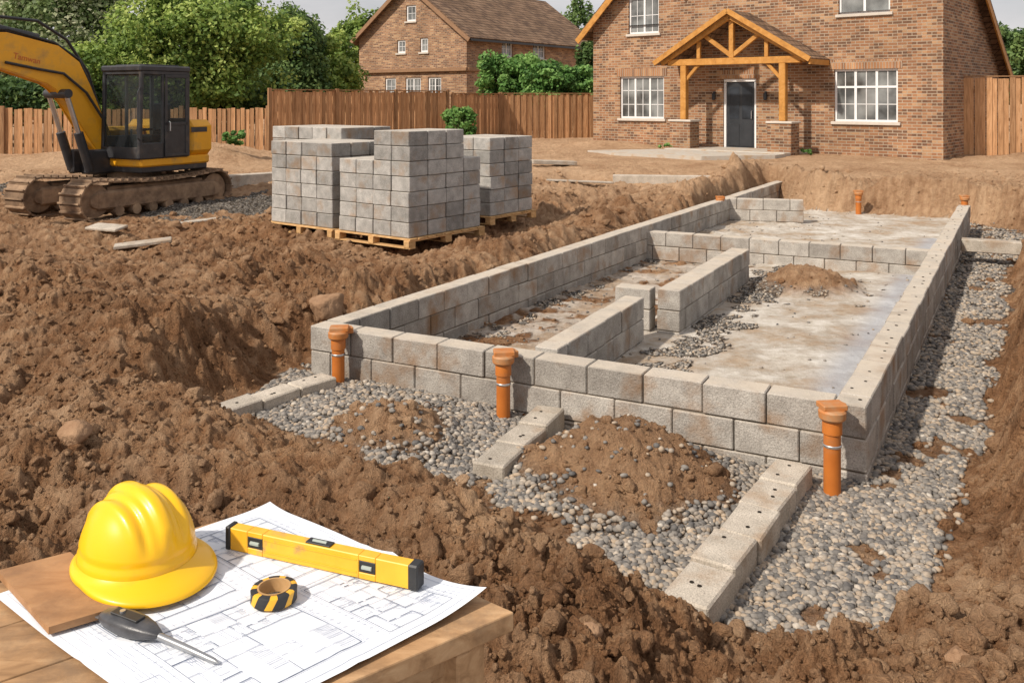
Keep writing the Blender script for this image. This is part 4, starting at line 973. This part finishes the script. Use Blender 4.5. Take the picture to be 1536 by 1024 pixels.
def arc_l(l,cs,ct,r,a0,a1,n=6):
    for i in range(n):
        p0=a0+(a1-a0)*i/n;p1=a0+(a1-a0)*(i+1)/n;l.append((cs+r*math.cos(p0),ct+r*math.sin(p0),cs+r*math.cos(p1),ct+r*math.sin(p1)))
def rect(s0,t0,s1,t1,l):l.extend([(s0,t0,s1,t0),(s1,t0,s1,t1),(s0,t1,s1,t1),(s0,t0,s0,t1)])
def plan(s0,t0,s1,t1,lev):
    w,h_=s1-s0,t1-t0
    if lev==0 or w<.03 or h_<.03 or (lev<3 and rd.random()<.25):
        q=rd.random()
        if q<.3:
            for k in range(rd.randint(2,6)):thin.append((s0+.004,t0+.008+k*.004,s0+w*rd.uniform(.3,.8),t0+.008+k*.004))
        elif q<.5:
            k=0
            while k*.005<w*.7:thin.append((s0+.003+k*.005,t0+.003,s0+.003+k*.005,t0+h_*.45));k+=1
        elif q<.65:rect(s0+w*.25,t0+h_*.3,s0+w*.7,t0+h_*.65,thin)
        if rd.random()<.5:arc_l(thin,s0,t0,min(w,h_)*.4,0,math.pi/2);thin.append((s0,t0,s0+min(w,h_)*.4,t0))
        return
    big=thick if lev>3 or rd.random()<.35 else thin
    if w>h_:
        m=s0+w*rd.uniform(.25,.75);big.append((m,t0,m,t0+h_*rd.uniform(.3,.55)));big.append((m,t0+h_*.7,m,t1));thin.append((m+.003,t0,m+.003,t1))
        plan(s0,t0,m,t1,lev-1);plan(m,t0,s1,t1,lev-1)
    else:
        m=t0+h_*rd.uniform(.25,.75);big.append((s0,m,s0+w*rd.uniform(.3,.6),m));big.append((s0+w*.75,m,s1,m));thin.append((s0,m+.003,s1,m+.003))
        plan(s0,t0,s1,m,lev-1);plan(s0,m,s1,t1,lev-1)
for (a,b_,c,e) in((.05,.06,.33,.22),(.38,.05,.61,.19),(.05,.27,.29,.49),(.34,.24,.60,.48)):
    rect(a,b_,c,e,thick);rect(a-.004,b_-.004,c+.004,e+.004,thin);plan(a,b_,c,e,6)
    thin.append((a,b_-.012,c,b_-.012));thin.append((a-.012,b_,a-.012,e));thin.append((a,e+.012,c,e+.012))
    for k in range(15):
        q=a+(c-a)*k/14;thin.append((q,b_-.017,q,b_-.008));thin.append((q,e+.008,q,e+.015));q=b_+(e-b_)*k/14;thin.append((a-.017,q,a-.008,q))
for k in range(90):
    s=rd.uniform(.03,.6);t=rd.choice([.232,.505,.512,.519,.526,.533,.24,.030,.024]);thin.append((s,t,min(s+rd.uniform(.01,.05),LP-.02),t))
rect(.45,.505,.61,.545,thin)
m1=MB();lines(m1,thin,.0010);l1=m1.build('thin_lines',M['ink'],pp,0);l1.location=-pp.location
m1=MB();lines(m1,thick,.0018);l1=m1.build('thick_lines',M['inkdark'],pp,0);l1.location=-pp.location
zz=ZT+.024
w3=[P(a,b_,zz) for a,b_ in((-70,872),(105,827),(191,905),(73,940))]
w3[0]=tuple(Vector(w3[1])+Vector(w3[3])-Vector(w3[2]));c_=w3
mb=MB();mb.add([(x_,y_,zz) for x_,y_,_ in c_]+[(x_,y_,zz-.013) for x_,y_,_ in c_],[(0,1,2,3),(7,6,5,4),(0,4,5,1),(1,5,6,2),(2,6,7,3),(3,7,4,0)],.5)
o=mb.build('plywood_board',M['ply'],smooth=0);tag(o,'small brown plywood offcut under the hard hat at the table edge','board')
# helmet
hx,hy,_=PT(207,862)
hr=thing('hard_hat','yellow ribbed hard hat resting on the plywood and drawings','hard hat',(hx,hy,ZT+.022),math.radians(-38))
hr.scale=(.95,.95,.90)
na,nh=120,36;vs=[];fs=[]
def dome(th,ph):
    c,s=math.cos(th),math.sin(th);a=.128 if c>0 else .132;b_=.112
    cp=max(0,math.cos(ph))**.80;sp=math.sin(ph)
    x_=a*c*cp;y_=b_*s*cp;z_=.148*sp
    r=0.
    m=min(1,max(0,(z_-.05)/.04))
    for yc,wd,am in((0,.015,.011),(.040,.0065,-.007),(-.040,.0065,-.007),(.056,.009,.005),(-.056,.009,.005)):
        r+=am*math.exp(-((y_-yc)/wd)**4 if wd>.012 else -((y_-yc)/wd)**2)*m
    nn=Vector((x_/a**2,y_/b_**2,z_/.148**2)).normalized() if (x_ or y_ or z_) else Vector((0,0,1))
    if .028<z_<.040: r-=.0025
    return x_+nn.x*r,y_+nn.y*r,.014+z_+nn.z*r
for j in range(nh):
    ph=math.pi/2*j/(nh)
    for i in range(na):vs.append(dome(2*math.pi*i/na,ph))
vs.append((0,0,.014+.159))
for j in range(nh-1):
    for i in range(na):fs.append((j*na+i,j*na+(i+1)%na,(j+1)*na+(i+1)%na,(j+1)*na+i))
for i in range(na):fs.append(((nh-1)*na+i,(nh-1)*na+(i+1)%na,nh*na))
mb=MB();mb.add(vs,fs,.5);mb.build('shell',M['hat'],hr,60)
vs=[];fs=[]
rings=[(0.0,.022),(.2,.016),(.6,.011),(.93,.008),(1,.005),(1.02,.0005),(.98,-.002),(.5,.006),(-.05,.010)]
for (k,z_) in rings:
    for i in range(na):
        th=2*math.pi*i/na;c,s=math.cos(th),math.sin(th);a=.128 if c>0 else .132
        w=.012+.044*max(0,c)**1.3;bx_=a*c;by_=.112*s
        drop=-.012*max(0,c)**2*k*k
        nl_=math.hypot(c/a,s/.112);nx_,ny_=c/a/nl_,s/.112/nl_
        vs.append((bx_+nx_*w*k,by_+ny_*w*k,z_+drop+.006))
for j in range(len(rings)-1):
    for i in range(na):fs.append((j*na+i,j*na+(i+1)%na,(j+1)*na+(i+1)%na,(j+1)*na+i))
mb=MB();mb.add(vs,fs,.5);mb.build('brim',M['hat'],hr,60)
# level
a=Vector(PT(338,829));b_=Vector(PT(624,893));dv=(b_-a).normalized();LL=(b_-a).length;yaw=math.atan2(dv.y,dv.x)
lv=thing('spirit_level','yellow spirit level with black end caps lying across the drawings','spirit level',(a.x,a.y,ZT+.009),yaw)
hl=.045;wl=.026;ww=wl/2
mb=MB();segs=[(.012,.055),(.092,LL-.125),(LL-.088,LL-.012)]
for s0,s1 in segs:mb.bb(s0,s1,0,wl,.0,hl,.0015)
for s0,s1 in((.055,.092),(LL-.125,LL-.088)):
    mb.bb(s0,s1,0,wl,0,.012,.001);mb.bb(s0,s1,0,wl,hl-.010,hl,.001)
mb.build('body',M['levely'],lv)
for z_ in(.010,.034):MB().bb(.095,LL-.13,-.0012,0,z_,z_+.002).build('raised_edge',M['levely'],lv,0)
for s0,s1 in((0,.012),(LL-.018,LL+.004)):MB().bb(s0,s1,-.002,wl+.002,-.001,hl+.002,.003).build('end_cap',M['rubber'],lv)
for s0,s1 in((.055,.092),(LL-.125,LL-.088)):
    v_=MB();v_.bb(s0+.0006,s1-.0006,.001,wl-.001,.0125,hl-.0105,.001)
    vv=v_.build('vial_housing',M['rubber'],lv)
    MB().tube([(s0+.008,-.0,.023),(s1-.008,-.0,.023)],.004,12).build('vial',M['vial'],vv)
v_=MB();v_.bb(LL*.5-.028,LL*.5+.028,.003,wl-.003,hl+.0002,hl+.003,.001);vv=v_.build('vial_housing',M['rubber'],lv)
MB().tube([(LL*.5-.016,ww,hl+.002),(LL*.5+.016,ww,hl+.002)],.004,12).build('vial',M['vial'],vv)
tx,ty,_=PT(411,905)
tp=thing('tape_roll','small roll of black and yellow tape standing flat on the drawings','tape',(tx,ty,ZT+.008),.4)
def arc(r0,r1,z0,z1,a0,a1,mb,n=8,sk=.25):
    vs=[];fs=[]
    for i in range(n+1):
        a=a0+(a1-a0)*i/n
        for r,z,k in((r0,z0,0),(r1,z0+.002,0),(r1,z1-.002,1),(r1-.003,z1,1),(r0,z1,1)):
            q=a+k*sk;vs.append((r*math.cos(q),r*math.sin(q),z))
    for i in range(n):
        for k in range(5):fs.append((i*5+k,i*5+(k+1)%5,(i+1)*5+(k+1)%5,(i+1)*5+k))
    fs.append((0,1,2,3,4));fs.append(tuple(n*5+k for k in(4,3,2,1,0)));mb.add(vs,fs,.5)
mk=MB();my=MB();n=7
for i in range(n):
    a0=2*math.pi*i/n;a1=a0+2*math.pi/n*.6;arc(.031,.0425,0,.024,a0,a1,mk);arc(.031,.0422,0.0005,.0235,a1,a0+2*math.pi/n,my)
mk.build('black_band',M['rubber'],tp,40);my.build('yellow_band',M['levely'],tp,40)
MB().lathe([(.0275,0.0),(.0305,0),(.0305,.025),(.0275,.025)],n=40,closed=True).build('core',M['pallet'],tp)
a=Vector(PT(128,928));b_=Vector(PT(328,1006));dv=(b_-a);LL=dv.length;yaw=math.atan2(dv.y,dv.x)
kn=thing('marking_knife','black handled metal scribing tool lying in front of the hard hat','tool',(a.x,a.y,ZT+.010),yaw)
M['grip']=simple('grey_black_grip',(.035,.036,.04),(.08,.08,.085),.35,scale=40,bs=.15,bscale=200)
mb=MB();pr=[(.14,.006),(.16,.014),(.22,.021),(.32,.0245),(.42,.0235),(.50,.018),(.56,.010),(.58,.007)]
n=20;vs=[];fs=[]
for (s,r) in pr:
    for k in range(n):
        q=2*math.pi*k/n;cq,sq=math.cos(q),math.sin(q);vs.append((s*LL,r*math.copysign(abs(cq)**.7,cq),.012+.6*r*math.copysign(abs(sq)**.7,sq)))
for i in range(len(pr)-1):
    for k in range(n):fs.append((i*n+k,i*n+(k+1)%n,(i+1)*n+(k+1)%n,(i+1)*n+k))
fs.append(tuple(range(n)));fs.append(tuple(range((len(pr)-1)*n,len(pr)*n)));mb.add(vs,fs,.5);hd=mb.build('handle',M['grip'],kn,50)
MB().bb(.24*LL,.44*LL,-.010,.010,.0245,.0285,.002).build('slider',M['rubber'],hd)
MB().lathe([(0,.0),(.005,.0),(.005,.003),(0,.003)],(.30*LL,0,.0285),12).build('screw',M['steel'],hd)
mb=MB();mb.tube([(.56*LL,0,.010),(.8*LL,0,.007),(.97*LL,0,.004),(LL,0,.003)],[.0065,.006,.0045,.0008],12);mb.build('shaft',M['blade'],kn)
mb=MB();mb.add([(0,0,.004),(.08*LL,-.008,.005),(.18*LL,-.009,.008),(.18*LL,.009,.008),(.08*LL,.007,.005),(0,0,.006),(.08*LL,-.008,.008),(.18*LL,-.009,.011),(.18*LL,.009,.011),(.08*LL,.007,.008)],[(0,1,2,3,4),(5,9,8,7,6),(0,5,6,1),(1,6,7,2),(2,7,8,3),(3,8,9,4),(4,9,5,0)]);mb.build('blade',M['blade'],kn,0)
# ---------------------------------------------------------------- camera, light
cam=bpy.data.cameras.new('camera');co=bpy.data.objects.new('camera',cam);C.objects.link(co);SC.camera=co
co.location=(0,0,H);co.rotation_euler=(math.pi/2,0,0);cam.sensor_width=36;cam.lens=36*F/1536;cam.shift_y=-(512-HZ)/1536;cam.clip_start=.05;cam.clip_end=2000
el=math.radians(43);azd=(-.80,-.60)
sd=Vector((azd[0]*math.cos(el),azd[1]*math.cos(el),math.sin(el))).normalized()
sun=bpy.data.lights.new('sun','SUN');so=bpy.data.objects.new('sun',sun);C.objects.link(so);sun.energy=4.5;sun.angle=math.radians(2);sun.color=(1,.91,.80)
so.rotation_euler=sd.to_track_quat('Z','Y').to_euler();so.location=(-10,-8,20)
w=bpy.data.worlds.new('World');SC.world=w;w.use_nodes=True;t=w.node_tree;bg=t.nodes['Background']
sk=t.nodes.new('ShaderNodeTexSky');sk.sky_type='NISHITA';sk.sun_disc=False;sk.sun_elevation=el;sk.sun_rotation=math.atan2(sd.x,sd.y);sk.dust_density=3
tc=t.nodes.new('ShaderNodeTexCoord');mp=t.nodes.new('ShaderNodeMapping');mp.inputs['Scale'].default_value=(1,1,3);t.links.new(tc.outputs['Generated'],mp.inputs[0])
n=noise_n(t,mp.outputs[0],3.0,6,.55);r=ramp(t,n.outputs[0],[(.38,(.6,.6,.6)),(.6,(.95,.95,.95))])
cl=mixc(t,r.outputs[0],sk.outputs[0],(8.0,7.7,7.8));t.links.new(cl,bg.inputs[0]);bg.inputs[1].default_value=.095
SC.view_settings.view_transform='Standard';SC.view_settings.look='None';SC.view_settings.exposure=0
